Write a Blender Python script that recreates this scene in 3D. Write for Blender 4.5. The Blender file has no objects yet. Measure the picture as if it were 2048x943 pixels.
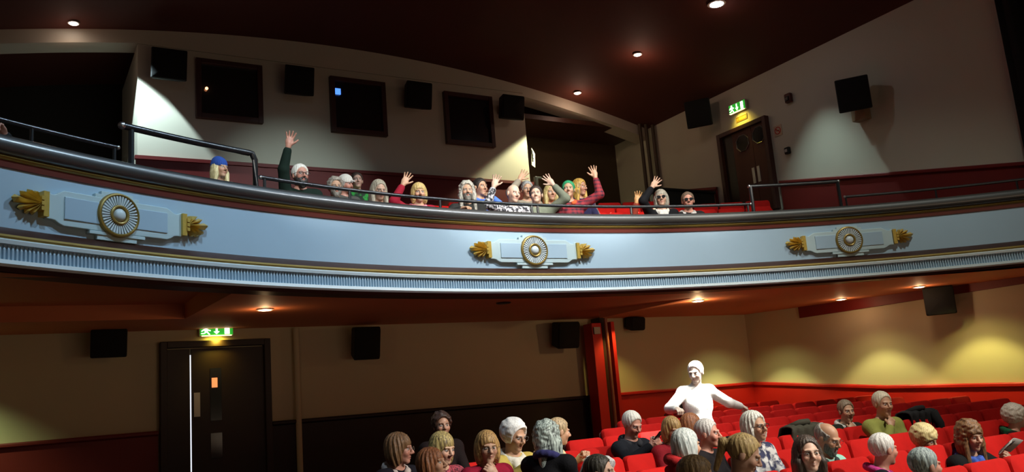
import bpy, math, random
import numpy as np
from mathutils import Vector, Matrix
rnd = random.Random(7)
C = bpy.context.scene.collection
EYE = 1.9          # the camera stands 1.9 m above the front stalls floor; all heights below are measured from the eye
# ------------------------------------------------------------------ camera
RM = np.array([[0.86304852, -0.02649877, -0.50442548],
               [-0.49890043, -0.20095863, -0.84303855],
               [-0.07902917, 0.97924126, -0.18665729]])
FPX = 1710.0
cam = bpy.data.cameras.new('camera'); cam.sensor_width = 36; cam.lens = FPX / 2048 * 36
cam.clip_start = 0.05; cam.clip_end = 200
camo = bpy.data.objects.new('camera', cam); C.objects.link(camo)
m4 = np.eye(4); m4[:3, :3] = RM; m4[2, 3] = EYE
camo.matrix_world = Matrix(m4.tolist()); bpy.context.scene.camera = camo
# ------------------------------------------------------------------ world, exposure, lights
W = bpy.data.worlds.new('world'); bpy.context.scene.world = W; W.use_nodes = True
W.node_tree.nodes['Background'].inputs[0].default_value = (0.55, 0.42, 0.35, 1)
W.node_tree.nodes['Background'].inputs[1].default_value = 0.006
vs = bpy.context.scene.view_settings
vs.view_transform = 'Standard'; vs.look = 'None'; vs.gamma = 1; vs.exposure = 0.0; vs.use_curve_mapping = False
cyc = bpy.context.scene.cycles
cyc.max_bounces = 5; cyc.diffuse_bounces = 3; cyc.sample_clamp_indirect = 3


def spot(loc, aim, power, col, half=30, blend=0.5, size=0.08):
    l = bpy.data.lights.new('spot_light', 'SPOT'); l.energy = power; l.color = col
    l.spot_size = math.radians(half * 2); l.spot_blend = blend; l.shadow_soft_size = size
    o = bpy.data.objects.new('spot_light', l); C.objects.link(o)
    o.location = (loc[0], loc[1], loc[2] + EYE)
    d = Vector(aim) - Vector(loc); o.rotation_euler = d.to_track_quat('-Z', 'Y').to_euler()
    return o


def point(loc, power, col, size=0.04):
    l = bpy.data.lights.new('lamp_spill', 'POINT'); l.energy = power; l.color = col; l.shadow_soft_size = size
    o = bpy.data.objects.new('lamp_spill', l); C.objects.link(o); o.location = (loc[0], loc[1], loc[2] + EYE); return o


def area(loc, aim, power, col, sx, sy):
    l = bpy.data.lights.new('area_light', 'AREA'); l.energy = power; l.color = col
    l.shape = 'RECTANGLE'; l.size = sx; l.size_y = sy
    o = bpy.data.objects.new('area_light', l); C.objects.link(o)
    o.location = (loc[0], loc[1], loc[2] + EYE)
    d = Vector(aim) - Vector(loc); o.rotation_euler = d.to_track_quat('-Z', 'Y').to_euler()
    return o


# house spots in the ceiling in front of the circle: they light the balcony front
spot((6.2, 5.2, 7.3), (7.0, 9.9, 2.1), 2100, (1.0, 0.98, 0.93), 36, 1.0, 0.2)
spot((5.8, 6.1, 7.35), (1.3, 8.8, 2.3), 800, (0.6, 0.82, 1.0), 27, 1.0, 0.15)  # extra spot, added for the highlight along the grey capping
spot((9.3, 4.5, 7.25), (5.3, 9.6, 2.3), 950, (0.85, 0.93, 1.0), 25, 1.0, 0.15)  # also added to draw that highlight, farther along the capping
spot((1.8, 3.9, 7.2), (3.0, 9.4, 2.1), 900, (0.55, 0.8, 1.0), 42, 1.0, 0.2)
spot((9.8, 4.2, 7.2), (10.8, 8.6, 2.1), 650, (0.9, 0.95, 0.85), 40, 1.0, 0.2)
# narrow spots added at the front to brighten faces in the first circle rows
for x0, x1, p in ((2.0, 3.0, 3000), (4.5, 5.6, 4200), (6.5, 7.4, 4200), (8.3, 9.15, 3600)):
    spot((x0, -0.5, 7.0), (x1, 10.7, 2.95), p, (1.0, 0.95, 0.86), 7.2, 0.7, 0.1)
# spots over the front stalls; the low front pair is added to brighten faces
spot((6.8, 2.0, 7.2), (6.4, 5.8, -0.7), 2000, (1.0, 0.93, 0.8), 24, 0.7)
spot((9.5, -2.0, 5.4), (5.6, 5.6, -0.5), 3300, (1.0, 0.94, 0.84), 15, 0.6, 0.15)
spot((6.5, -2.0, 5.4), (3.3, 6.1, -0.5), 2400, (1.0, 0.94, 0.84), 12, 0.7, 0.15)
spot((8.9, 3.5, 7.2), (6.85, 7.6, 0.05), 24000, (1.0, 0.97, 0.9), 3.2, 0.4)
# ceiling downlights beside the rear wall of the circle and over the rear right seats
spot((1.45, 16.15, 7.3), (1.45, 16.3, 0), 850, (0.7, 0.93, 1.0), 49, 0.15, 0.05)
spot((11.75, 16.15, 7.2), (10.35, 16.4, 0), 1050, (1.0, 0.98, 0.62), 42, 0.2, 0.05)
spot((11.88, 13.7, 7.2), (8.75, 10.95, 2.5), 8000, (1.0, 0.78, 0.5), 9, 0.5)
spot((13.45, 11.2, 7.0), (13.8, 11.3, 0), 1000, (0.7, 0.97, 0.95), 33, 0.9)
spot((5.0, 3.5, 7.5), (5.0, 16.8, 4.1), 2600, (0.75, 0.95, 0.95), 9, 1.0)  # no downlight: front spot added for the teal glow on the booth wall
# downlights in the soffit under the circle
for lx, ly, lz, ax, ay, p_, c_ in ((13.35, 13.1, 1.34, 13.4, 13.2, 1.0, (0.88, 1.0, 0.42)), (13.5, 10.73, 1.3, 13.7, 10.73, 0.9, (1.0, 0.97, 0.38)), (13.6, 8.7, 1.25, 13.8, 8.7, 0.9, (1.0, 0.93, 0.28))):
    spot((lx, ly, lz), (ax, ay, -3), 34 * p_, c_, 62, 0.6, 0.05); spot((lx, ly, lz), (ax, ay, -3), 150 * p_, c_, 46, 0.35, 0.05)
spot((10.35, 13.35, 1.34), (10.4, 13.6, -3), 50, (1.0, 0.8, 0.2), 55, 0.6, 0.05)
spot((9.84, 10.7, 1.3), (9.9, 10.6, -3), 110, (1.0, 0.72, 0.4), 70, 0.9, 0.05)
spot((-0.9, 13.2, 1.35), (-0.9, 13.5, -3), 170, (0.75, 1.0, 0.5), 55, 0.8, 0.05)
# added unseen fill areas, standing in for bounce from the stage behind the camera 
area((5.5, -3.5, 3.5), (6.0, 10, 2.5), 20, (1.0, 0.70, 0.48), 9, 4)
area((6.5, -2.5, -1.0), (6.5, 10, 1.2), 80, (1.0, 0.74, 0.5), 9, 1.2)


# ------------------------------------------------------------------ pixel geometry (2048 x 943 frame)
def ray(px, py):
    return RM @ np.array([(px - 1024) / FPX, -(py - 471.5) / FPX, -1.0])


def atX(px, py, x): d = ray(px, py); return d * (x / d[0])
def atY(px, py, y): d = ray(px, py); return d * (y / d[1])
def atZ(px, py, z): d = ray(px, py); return d * (z / d[2])


CX, CY = 5.8, -0.96     # centre of the circle front's arc


def cyl(px, py, r):
    d = ray(px, py); a = d[0] ** 2 + d[1] ** 2; b = -2 * (d[0] * CX + d[1] * CY); c = CX * CX + CY * CY - r * r
    t = (-b + math.sqrt(b * b - 4 * a * c)) / (2 * a); return d * t


def cang(p): return math.atan2(p[0] - CX, p[1] - CY)
def pol(r, a): return (CX + r * math.sin(a), CY + r * math.cos(a))
def proj(p):
    c = RM.T @ np.array(p, float); return (1024 + FPX * c[0] / -c[2], 471.5 - FPX * c[1] / -c[2], -c[2])


# ------------------------------------------------------------------ materials
def lin(c):
    return tuple((x / 255 / 12.92) if x / 255 <= 0.04045 else ((x / 255 + 0.055) / 1.055) ** 2.4 for x in c)


MATS = {}


def mat(name, rgb, rough=0.6, metal=0.0, noise=0.12, scale=8.0, bump=0.0, emit=None, estr=0.0, spec=0.5, rgb2=None, sheen=0.0, coord='Object'):
    if name in MATS: return MATS[name]
    m = bpy.data.materials.new(name); m.use_nodes = True; nt = m.node_tree; b = nt.nodes['Principled BSDF']
    b.inputs['Roughness'].default_value = rough; b.inputs['Metallic'].default_value = metal
    b.inputs['Specular IOR Level'].default_value = spec
    if sheen: b.inputs['Sheen Weight'].default_value = sheen
    tc = nt.nodes.new('ShaderNodeTexCoord'); no = nt.nodes.new('ShaderNodeTexNoise')
    no.inputs['Scale'].default_value = scale; no.inputs['Detail'].default_value = 4
    nt.links.new(tc.outputs[coord], no.inputs['Vector'])
    mx = nt.nodes.new('ShaderNodeMix'); mx.data_type = 'RGBA'
    c = rgb; c2 = rgb2 if rgb2 else tuple(v * (1 - noise) for v in c)
    mx.inputs[6].default_value = (*c, 1); mx.inputs[7].default_value = (*c2, 1)
    if rgb2:
        cr = nt.nodes.new('ShaderNodeValToRGB'); cr.color_ramp.elements[0].position = 0.45; cr.color_ramp.elements[1].position = 0.56
        nt.links.new(no.outputs['Fac'], cr.inputs['Fac']); nt.links.new(cr.outputs['Color'], mx.inputs[0])
    else:
        nt.links.new(no.outputs['Fac'], mx.inputs[0])
    nt.links.new(mx.outputs[2], b.inputs['Base Color'])
    if bump:
        bp = nt.nodes.new('ShaderNodeBump'); bp.inputs['Strength'].default_value = bump; bp.inputs['Distance'].default_value = 0.01
        n2 = nt.nodes.new('ShaderNodeTexNoise'); n2.inputs['Scale'].default_value = scale * 6; n2.inputs['Detail'].default_value = 5
        nt.links.new(tc.outputs[coord], n2.inputs['Vector'])
        nt.links.new(n2.outputs['Fac'], bp.inputs['Height']); nt.links.new(bp.outputs['Normal'], b.inputs['Normal'])
    if emit:
        b.inputs['Emission Color'].default_value = (*emit, 1); b.inputs['Emission Strength'].default_value = estr
    MATS[name] = m; return m


def skin_mat():
    if 'skin' in MATS: return MATS['skin']
    m = bpy.data.materials.new('skin'); m.use_nodes = True; nt = m.node_tree; b = nt.nodes['Principled BSDF']
    a = nt.nodes.new('ShaderNodeAttribute'); a.attribute_name = 'tint'
    no = nt.nodes.new('ShaderNodeTexNoise'); no.inputs['Scale'].default_value = 40
    tc = nt.nodes.new('ShaderNodeTexCoord'); nt.links.new(tc.outputs['Object'], no.inputs['Vector'])
    mx = nt.nodes.new('ShaderNodeMix'); mx.data_type = 'RGBA'; mx.blend_type = 'MULTIPLY'; mx.inputs[0].default_value = 0.18
    nt.links.new(a.outputs['Color'], mx.inputs[6]); nt.links.new(no.outputs['Fac'], mx.inputs[7])
    nt.links.new(mx.outputs[2], b.inputs['Base Color'])
    b.inputs['Roughness'].default_value = 0.5; b.inputs['Subsurface Weight'].default_value = 0.0
    MATS['skin'] = m; return m


def hair_mat(rgb, rgb2=None):
    key = 'hair_%d_%d_%d' % tuple(int(v * 255) for v in rgb) + ('b%d' % int(rgb2[0] * 255) if rgb2 else '')
    if key in MATS: return MATS[key]
    m = bpy.data.materials.new(key); m.use_nodes = True; nt = m.node_tree; b = nt.nodes['Principled BSDF']
    tc = nt.nodes.new('ShaderNodeTexCoord'); mp = nt.nodes.new('ShaderNodeMapping')
    mp.inputs['Scale'].default_value = (120, 120, 14)
    no = nt.nodes.new('ShaderNodeTexNoise'); no.inputs['Scale'].default_value = 1; no.inputs['Detail'].default_value = 3
    nt.links.new(tc.outputs['Object'], mp.inputs['Vector']); nt.links.new(mp.outputs[0], no.inputs['Vector'])
    cr = nt.nodes.new('ShaderNodeValToRGB'); cr.color_ramp.elements[0].position = 0.35; cr.color_ramp.elements[1].position = 0.62
    d = rgb2 if rgb2 else tuple(v * 0.38 for v in rgb)
    cr.color_ramp.elements[0].color = (*d, 1); cr.color_ramp.elements[1].color = (*rgb, 1)
    nt.links.new(no.outputs['Fac'], cr.inputs['Fac']); nt.links.new(cr.outputs['Color'], b.inputs['Base Color'])
    bp = nt.nodes.new('ShaderNodeBump'); bp.inputs['Strength'].default_value = 0.7; bp.inputs['Distance'].default_value = 0.006
    nt.links.new(no.outputs['Fac'], bp.inputs['Height']); nt.links.new(bp.outputs['Normal'], b.inputs['Normal'])
    b.inputs['Roughness'].default_value = 0.5
    MATS[key] = m; return m


def stripe_mat(name, c1, c2, sx, sy, sz, th=0.5):
    if name in MATS: return MATS[name]
    m = bpy.data.materials.new(name); m.use_nodes = True; nt = m.node_tree; b = nt.nodes['Principled BSDF']
    tc = nt.nodes.new('ShaderNodeTexCoord'); se = nt.nodes.new('ShaderNodeSeparateXYZ'); nt.links.new(tc.outputs['Object'], se.inputs[0])
    acc = None
    for i, s in enumerate((sx, sy, sz)):
        if not s: continue
        a = nt.nodes.new('ShaderNodeMath'); a.operation = 'MULTIPLY'; a.inputs[1].default_value = s; nt.links.new(se.outputs[i], a.inputs[0])
        f = nt.nodes.new('ShaderNodeMath'); f.operation = 'FRACT'; nt.links.new(a.outputs[0], f.inputs[0])
        g = nt.nodes.new('ShaderNodeMath'); g.operation = 'GREATER_THAN'; g.inputs[1].default_value = th; nt.links.new(f.outputs[0], g.inputs[0])
        if acc is None: acc = g
        else:
            k = nt.nodes.new('ShaderNodeMath'); k.operation = 'ADD'; nt.links.new(acc.outputs[0], k.inputs[0]); nt.links.new(g.outputs[0], k.inputs[1])
            h = nt.nodes.new('ShaderNodeMath'); h.operation = 'MULTIPLY'; h.inputs[1].default_value = 0.5 if i else 1; nt.links.new(k.outputs[0], h.inputs[0]); acc = h
    mx = nt.nodes.new('ShaderNodeMix'); mx.data_type = 'RGBA'; mx.inputs[6].default_value = (*c1, 1); mx.inputs[7].default_value = (*c2, 1)
    nt.links.new(acc.outputs[0], mx.inputs[0]); nt.links.new(mx.outputs[2], b.inputs['Base Color']); b.inputs['Roughness'].default_value = 0.8
    MATS[name] = m; return m


M_BLUE = mat('pale_blue_paint', lin((172, 198, 216)), 0.42, noise=0.06, scale=2.5, bump=0.03)
M_RELIEF = mat('pale_plaster_relief', lin((190, 212, 216)), 0.5, noise=0.05)
M_SLATE = mat('slate_blue_paint', lin((74, 92, 128)), 0.5)
M_WHITE = mat('white_gloss_plaster', lin((215, 226, 228)), 0.35, noise=0.05)
M_GOLD = mat('gold_leaf', (0.85, 0.58, 0.12), 0.36, 0.4, noise=0.4, scale=22)
M_GOLDP = mat('gold_paint_band', (0.36, 0.24, 0.05), 0.38, 0.35, noise=0.3, scale=5)
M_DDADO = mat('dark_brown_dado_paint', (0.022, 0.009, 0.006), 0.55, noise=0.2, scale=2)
M_OXRED = mat('oxblood_paint', (0.16, 0.03, 0.02), 0.45, noise=0.2)
M_BROWN = mat('dark_brown_paint', (0.05, 0.016, 0.009), 0.45, noise=0.2)
M_GREY = mat('dark_grey_gloss', (0.03, 0.028, 0.025), 0.5, noise=0.2, scale=3, spec=1.0)
M_GREY.node_tree.nodes['Principled BSDF'].inputs['Coat Weight'].default_value = 1.0
M_GREY.node_tree.nodes['Principled BSDF'].inputs['Coat Roughness'].default_value = 0.24
M_BLACK = mat('black_paint', (0.008, 0.008, 0.009), 0.35)
M_RAIL = mat('black_gloss_rail', (0.010, 0.012, 0.014), 0.3, spec=0.8)
M_RAIL.node_tree.nodes['Principled BSDF'].inputs['Coat Weight'].default_value = 0.3
M_RAIL.node_tree.nodes['Principled BSDF'].inputs['Coat Roughness'].default_value = 0.2
M_CREAM = mat('cream_wall_paint', lin((205, 192, 158)), 0.7, noise=0.08, scale=1.5, bump=0.02)
M_CREAM2 = mat('pale_cream_wall_paint', lin((206, 200, 182)), 0.7, noise=0.08, scale=1.5, bump=0.02)
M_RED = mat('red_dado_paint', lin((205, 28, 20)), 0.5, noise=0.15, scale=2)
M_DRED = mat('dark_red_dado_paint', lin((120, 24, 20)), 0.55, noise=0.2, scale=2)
M_CEIL = mat('red_brown_ceiling_paint', lin((84, 35, 22)), 0.75, noise=0.15, scale=1)
M_SOFF = mat('orange_red_soffit_paint', lin((214, 124, 78)), 0.65, noise=0.12, scale=1.2)
M_DARKW = mat('near_black_wall', (0.014, 0.014, 0.012), 0.8)
M_FLOOR = mat('dark_red_carpet', (0.05, 0.008, 0.008), 0.95, noise=0.4, scale=30, bump=0.3)
M_SEAT = mat('red_seat_velvet', lin((196, 22, 17)), 0.85, noise=0.22, scale=14, bump=0.1, spec=0.2)
M_SHELL = mat('dark_red_seat_shell', (0.05, 0.006, 0.006), 0.4)
M_SPK = mat('black_speaker_grille', (0.006, 0.006, 0.006), 0.7, scale=60, noise=0.5, bump=0.2)
M_WOOD = mat('dark_brown_door_wood', (0.026, 0.010, 0.006), 0.5, noise=0.35, scale=6)
M_WOODR = mat('red_brown_window_frame', (0.07, 0.02, 0.014), 0.5, noise=0.3, scale=9)
M_GLASSD = mat('dark_booth_glass', (0.012, 0.014, 0.016), 0.12, spec=0.8)
M_STEEL = mat('brushed_steel', (0.55, 0.55, 0.55), 0.3, 1.0)
M_PLATE = mat('aluminium_push_plate', (0.62, 0.58, 0.54), 0.4, 0.3)
M_LAMP = mat('lamp_lens', (1, 1, 1), 0.4, emit=(1.0, 0.93, 0.85), estr=14)
M_LAMPB = mat('cool_lamp_lens', (1, 1, 1), 0.4, emit=(0.75, 0.88, 1.0), estr=40)
M_TRIMW = mat('white_lamp_trim', (0.5, 0.45, 0.4), 0.4)


# ------------------------------------------------------------------ mesh helpers
class MB:
    def __init__(s): s.v = []; s.f = []

    def add(s, vs, fs):
        k = len(s.v); s.v += [tuple(map(float, p)) for p in vs]; s.f += [tuple(i + k for i in f) for f in fs]; return s

    def box(s, c, d, rz=0.0, M=None):
        hx, hy, hz = d[0] / 2, d[1] / 2, d[2] / 2
        cs, sn = math.cos(rz), math.sin(rz); P = []
        for z in (-hz, hz):
            for x, y in ((-hx, -hy), (hx, -hy), (hx, hy), (-hx, hy)):
                P.append((c[0] + x * cs - y * sn, c[1] + x * sn + y * cs, c[2] + z))
        if M is not None: P = [tuple(M @ Vector(p)) for p in P]
        return s.add(P, [(3, 2, 1, 0), (4, 5, 6, 7), (0, 1, 5, 4), (1, 2, 6, 5), (2, 3, 7, 6), (3, 0, 4, 7)])

    def rbox(s, c, d, r, M=None, seg=3, pillow=0.0):
        """box with rounded vertical profile in x-z plane (depth along y), rounded edges"""
        hx, hy, hz = d[0] / 2, d[1] / 2, d[2] / 2; ring = []
        for (sx, sz, a0) in ((1, -1, -90), (1, 1, 0), (-1, 1, 90), (-1, -1, 180)):
            for i in range(seg + 1):
                a = math.radians(a0 + 90 * i / seg)
                ring.append((sx * (hx - r) + r * math.cos(a), sz * (hz - r) + r * math.sin(a)))
        n = len(ring); e = min(r * 0.6, hy * 0.6); P = []; F = []
        lay = [(-hy, 1 - e / hx), (-hy + e * 0.3, 1 - e * 0.3 / hx), (-hy + e, 1), (hy - e, 1), (hy - e * 0.3, 1 - e * 0.3 / hx), (hy, 1 - e / hx)]
        for (y, k) in lay:
            for (x, z) in ring: P.append((c[0] + x * k, c[1] + y, c[2] + z * (1 - (1 - k) * hx / hz)))
        for l in range(len(lay) - 1):
            for i in range(n):
                j = (i + 1) % n; F.append((l * n + i, l * n + j, (l + 1) * n + j, (l + 1) * n + i))
        P.append((c[0], c[1] - hy - pillow, c[2])); a = len(P) - 1; P.append((c[0], c[1] + hy, c[2])); b = len(P) - 1; L = (len(lay) - 1) * n
        for i in range(n):
            j = (i + 1) % n; F.append((j, i, a)); F.append((L + i, L + j, b))
        if M is not None: P = [tuple(M @ Vector(p)) for p in P]
        return s.add(P, F)

    def tube(s, path, r, n=8, cap=True):
        path = [np.array(p, float) for p in path]; P = []; F = []; m = len(path)
        rr = r if isinstance(r, (list, tuple)) else [r] * m
        for i, p in enumerate(path):
            t = path[min(i + 1, m - 1)] - path[max(i - 1, 0)]; t = t / (np.linalg.norm(t) + 1e-9)
            u = np.cross(t, (0, 0, 1.0)); 
            if np.linalg.norm(u) < 0.05: u = np.cross(t, (0, 1.0, 0))
            u = u / np.linalg.norm(u); w = np.cross(u, t)
            for k in range(n):
                a = 2 * math.pi * k / n; P.append(p + rr[i] * (math.cos(a) * u + math.sin(a) * w))
        for i in range(m - 1):
            for k in range(n):
                q = (k + 1) % n; F.append((i * n + k, i * n + q, (i + 1) * n + q, (i + 1) * n + k))
        if cap: F.append(tuple(range(n))[::-1]); F.append(tuple((m - 1) * n + k for k in range(n)))
        return s.add(P, F)

    def lathe(s, prof, n=32, M=None):
        """prof: list of (radius, height along local -y)"""
        P = []; F = []; m = len(prof)
        for (r, h) in prof:
            for k in range(n):
                a = 2 * math.pi * k / n; P.append((r * math.cos(a), -h, r * math.sin(a)))
        for i in range(m - 1):
            for k in range(n):
                q = (k + 1) % n; F.append((i * n + k, i * n + q, (i + 1) * n + q, (i + 1) * n + k))
        F.append(tuple(range(n))[::-1]); F.append(tuple((m - 1) * n + k for k in range(n)))
        if M is not None: P = [tuple(M @ Vector(p)) for p in P]
        return s.add(P, F)

    def prism(s, poly, y0, y1, M=None):
        """poly in x-z, extruded along y"""
        n = len(poly); P = [(x, y0, z) for x, z in poly] + [(x, y1, z) for x, z in poly]
        if M is not None: P = [tuple(M @ Vector(p)) for p in P]
        F = [tuple(range(n)), tuple(range(n, 2 * n))[::-1]] + [(i, i + n, (i + 1) % n + n, (i + 1) % n) for i in range(n)]
        return s.add(P, F)

    def arc(s, prof, a0, a1, n=90):
        """sweep a closed (r, z) profile round the circle front"""
        m = len(prof); P = []; F = []
        for i in range(n + 1):
            a = a0 + (a1 - a0) * i / n
            for (r, z) in prof: x, y = pol(r, a); P.append((x, y, z))
        for i in range(n):
            for k in range(m):
                q = (k + 1) % m; F.append((i * m + k, i * m + q, (i + 1) * m + q, (i + 1) * m + k))
        F.append(tuple(range(m))[::-1]); F.append(tuple(n * m + k for k in range(m)))
        return s.add(P, F)

    def build(s, name, material, parent=None, smooth=False, loc=None, bevel=0.0):
        me = bpy.data.meshes.new(name); me.from_pydata(s.v, [], s.f); me.update()
        o = bpy.data.objects.new(name, me); C.objects.link(o); me.materials.append(material)
        import bmesh
        bm = bmesh.new(); bm.from_mesh(me); bmesh.ops.recalc_face_normals(bm, faces=bm.faces); bm.to_mesh(me); bm.free()
        if smooth:
            for p in me.polygons: p.use_smooth = True
            if smooth != 2:
                try: me.set_sharp_from_angle(angle=math.radians(40))
                except Exception: pass
        if bevel:
            b = o.modifiers.new('bevel', 'BEVEL'); b.width = bevel; b.segments = 2; b.limit_method = 'ANGLE'
        if parent is not None:
            o.parent = parent
            if loc is not None: o.location = loc
        else:
            l = loc or (0, 0, 0); o.location = (l[0], l[1], l[2] + EYE)
        return o


def tag(o, label, cat, group=None, kind=None):
    o['label'] = label; o['category'] = cat
    if group: o['group'] = group
    if kind: o['kind'] = kind
    return o


def thing(name, label, cat, loc, rz=0.0, group=None, rot=None):
    o = bpy.data.objects.new(name, None); C.objects.link(o); o.empty_display_size = 0.1
    o.location = (loc[0], loc[1], loc[2] + EYE); o.rotation_euler = rot if rot else (0, 0, rz)
    return tag(o, label, cat, group)


def struct(mb, name, material, label=None, cat=None, smooth=False, bevel=0.0):
    o = mb.build(name, material, smooth=smooth, bevel=bevel); o['kind'] = 'structure'
    if label: o['label'] = label
    if cat: o['category'] = cat
    return o


def sphere_mb(c, r, n=14):
    mb = MB(); P = []; F = []
    for i in range(n + 1):
        th = math.pi * i / n
        for k in range(n * 2):
            a = math.pi * k / n; P.append((c[0] + r * math.sin(th) * math.cos(a), c[1] + r * math.sin(th) * math.sin(a), c[2] + r * math.cos(th)))
    w = n * 2
    for i in range(n):
        for k in range(w): F.append((i * w + k, i * w + (k + 1) % w, (i + 1) * w + (k + 1) % w, (i + 1) * w + k))
    return mb.add(P, F)


# ================================================================== the setting: shell of the auditorium
XL, XR = -2.3, 14.5            # side walls
YB, YU = 14.2, 16.8            # rear wall of the stalls, rear wall of the circle
def vz(x): return 7.82 - 0.0150 * (x - 6) ** 2            # shallow vault of the ceiling
def fz(y): return -1.7 + 0.05 * (y - 4)                    # raked stalls floor
def sz(x, y): return 1.345 + 0.024 * (y - 9)               # soffit under the circle

mb = MB(); mb.prism([(XL, -1.9), (XR, -1.9), (XR, -2.1), (XL, -2.1)], -4, 0)
mb.add([(XL, 0, -1.9), (XR, 0, -1.9), (XR, 20, -0.9), (XL, 20, -0.9), (XL, 0, -2.1), (XR, 0, -2.1), (XR, 20, -1.1), (XL, 20, -1.1)],
       [(0, 1, 2, 3), (7, 6, 5, 4), (0, 4, 5, 1), (1, 5, 6, 2), (2, 6, 7, 3), (3, 7, 4, 0)])
struct(mb, 'floor', M_FLOOR, 'dark raked floor of the stalls')
xs = [XL - 0.3 + (XR - XL + 0.6) * i / 40 for i in range(41)]
mb = MB(); mb.prism([(x, vz(x)) for x in xs] + [(x, vz(x) + 0.25) for x in xs[::-1]], 1.5, 21)
struct(mb, 'ceiling', M_CEIL, 'dark red-brown shallow vaulted ceiling', smooth=True)
# rear wall of the stalls, side walls
struct(MB().box(((XL + XR) / 2, YB + 0.1, 0.2), (XR - XL, 0.2, 3.2)), 'wall_back', M_CREAM, 'cream rear wall of the stalls')
struct(MB().box((XR + 0.1, 11.2, 0.1), (0.2, 19.6, 3.1)), 'wall_right_stalls', M_CREAM, 'cream right wall under the circle')
struct(MB().box((XR + 0.1, 14.2, 4.7), (0.2, 13.66, 6.4)), 'wall_right', M_CREAM2, 'cream right wall beside the circle')
struct(MB().box((XL - 0.1, 11.2, 3.0), (0.2, 19.6, 10.2)), 'wall_left', M_CREAM2)
struct(MB().box((XR + 0.12, 4.4, 3.7), (0.2, 5.9, 8.0)), 'wall_proscenium', M_DARKW, 'black wall beside the stage')
# rear of the circle: projection box in the middle, arched header across, dark alcoves left and right
BX0, BX1 = float(atY(275, 200, YU)[0]), float(atY(1055, 300, YU)[0])
struct(MB().box(((BX0 + BX1) / 2, YU + 1.3, 4.9), (BX1 - BX0, 2.6, 4.78)), 'wall_projection_box', M_CREAM2, 'cream projection box wall with three dark booth windows')
for nm, x0, x1 in (('trim_1', XL, BX0), ('trim_2', BX1, XR)):
    xx = [x0 + (x1 - x0) * i / 20 for i in range(21)]
    mb = MB(); mb.prism([(x, vz(x) + 0.05) for x in xx] + [(x, vz(x) - 0.27) for x in xx[::-1]], YU, YU + 0.5)
    struct(mb, nm, M_CREAM2, 'arched cream header over the dark alcove')
xx = [BX0 + (BX1 - BX0) * i / 20 for i in range(21)]
mb = MB(); mb.prism([(x, vz(x) + 0.05) for x in xx] + [(x, 7.3) for x in xx[::-1]], YU, YU + 0.5)
struct(mb, 'trim_3', M_CREAM2)
struct(MB().box(((XL + XR) / 2, 19.9, 5.0), (XR - XL, 0.2, 5.4)), 'wall_alcove', M_DARKW, 'black rear wall of the alcoves')
M_ALC = mat('dim_brown_alcove_paint', lin((78, 62, 44)), 0.8)
struct(MB().box((XR - 1.9, 18.3, 5.6), (3.8, 0.1, 3.0)), 'wall_alcove_right', M_ALC, 'dim brown wall at the back of the right alcove')
struct(MB().box((XR - 2.2, 17.6, 6.78), (4.4, 1.3, 0.12)), 'ceiling_alcove', M_BROWN)
# circle floor: concentric steps
mb = MB()
for k in range(9):
    r0 = 10.85 + 0.9 * k; r1 = r0 + 0.95; z = 1.70 + 0.3 * k
    a0 = -math.asin(min(1, (CX - XL) / r1)); a1 = math.asin(min(1, (XR - CX) / r1))
    mb.arc([(r0, z), (r1, z), (r1, z - 0.2 - (0.12 if k else 0)), (r0, z - 0.2 - (0.12 if k else 0))], a0, a1, 60)
struct(mb, 'floor_circle', M_FLOOR, 'stepped floor of the circle')
# soffit under the circle with a long recess at the left and a wedge recess right of the pier
pA, pB = atZ(370, 640, 1.40), atZ(367, 606, 1.60)
w1, w2, w3 = atZ(1198, 622, 1.42), atZ(1380, 591, 1.42), atZ(1190, 598, 1.42)
def in_tri(p, a, b, c):
    s = lambda u, v, w: (u[0] - w[0]) * (v[1] - w[1]) - (v[0] - w[0]) * (u[1] - w[1])
    d = (s(p, a, b), s(p, b, c), s(p, c, a)); return all(q >= 0 for q in d) or all(q <= 0 for q in d)
NX, NY = 120, 60; P = []; F = []; YK = float(pA[1]); XK = float(pA[0])
xl = sorted([XL + (XR - XL) * i / (NX - 1) for i in range(NX - 1)] + [XR] + [XK - 0.004, XK + 0.004]); NX = len(xl) - 1
for i in range(NX + 1):
    x = xl[i]; y0 = CY + math.sqrt(max(0.2, 10.62 ** 2 - (x - CX) ** 2))
    for j in range(NY + 1):
        yk = max(YK, y0 + 0.6)
        y = y0 + (yk - y0) * j / 40 if j <= 40 else yk + 0.006 + (YB - yk - 0.006) * (j - 41) / (NY - 41)
        z = sz(x, y)
        if x < XK and 4 <= j <= 40: z = sz(x, YK) + 0.2
        P.append((x, y, z))
for i in range(NX):
    for j in range(NY):
        a = i * (NY + 1) + j; F.append((a, a + 1, a + NY + 2, a + NY + 1))
struct(MB().add(P, F), 'ceiling_soffit', M_SOFF, 'orange-red soffit under the circle')
w1 = np.array(w1); w2 = np.array(w2); nrm_ = np.array((w2[1] - w1[1], -(w2[0] - w1[0]))); nrm_ = nrm_ / np.linalg.norm(nrm_) * 0.5
if nrm_[1] < 0: nrm_ = -nrm_
zz1, zz2 = sz(*w1[:2]), sz(*w2[:2])
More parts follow.
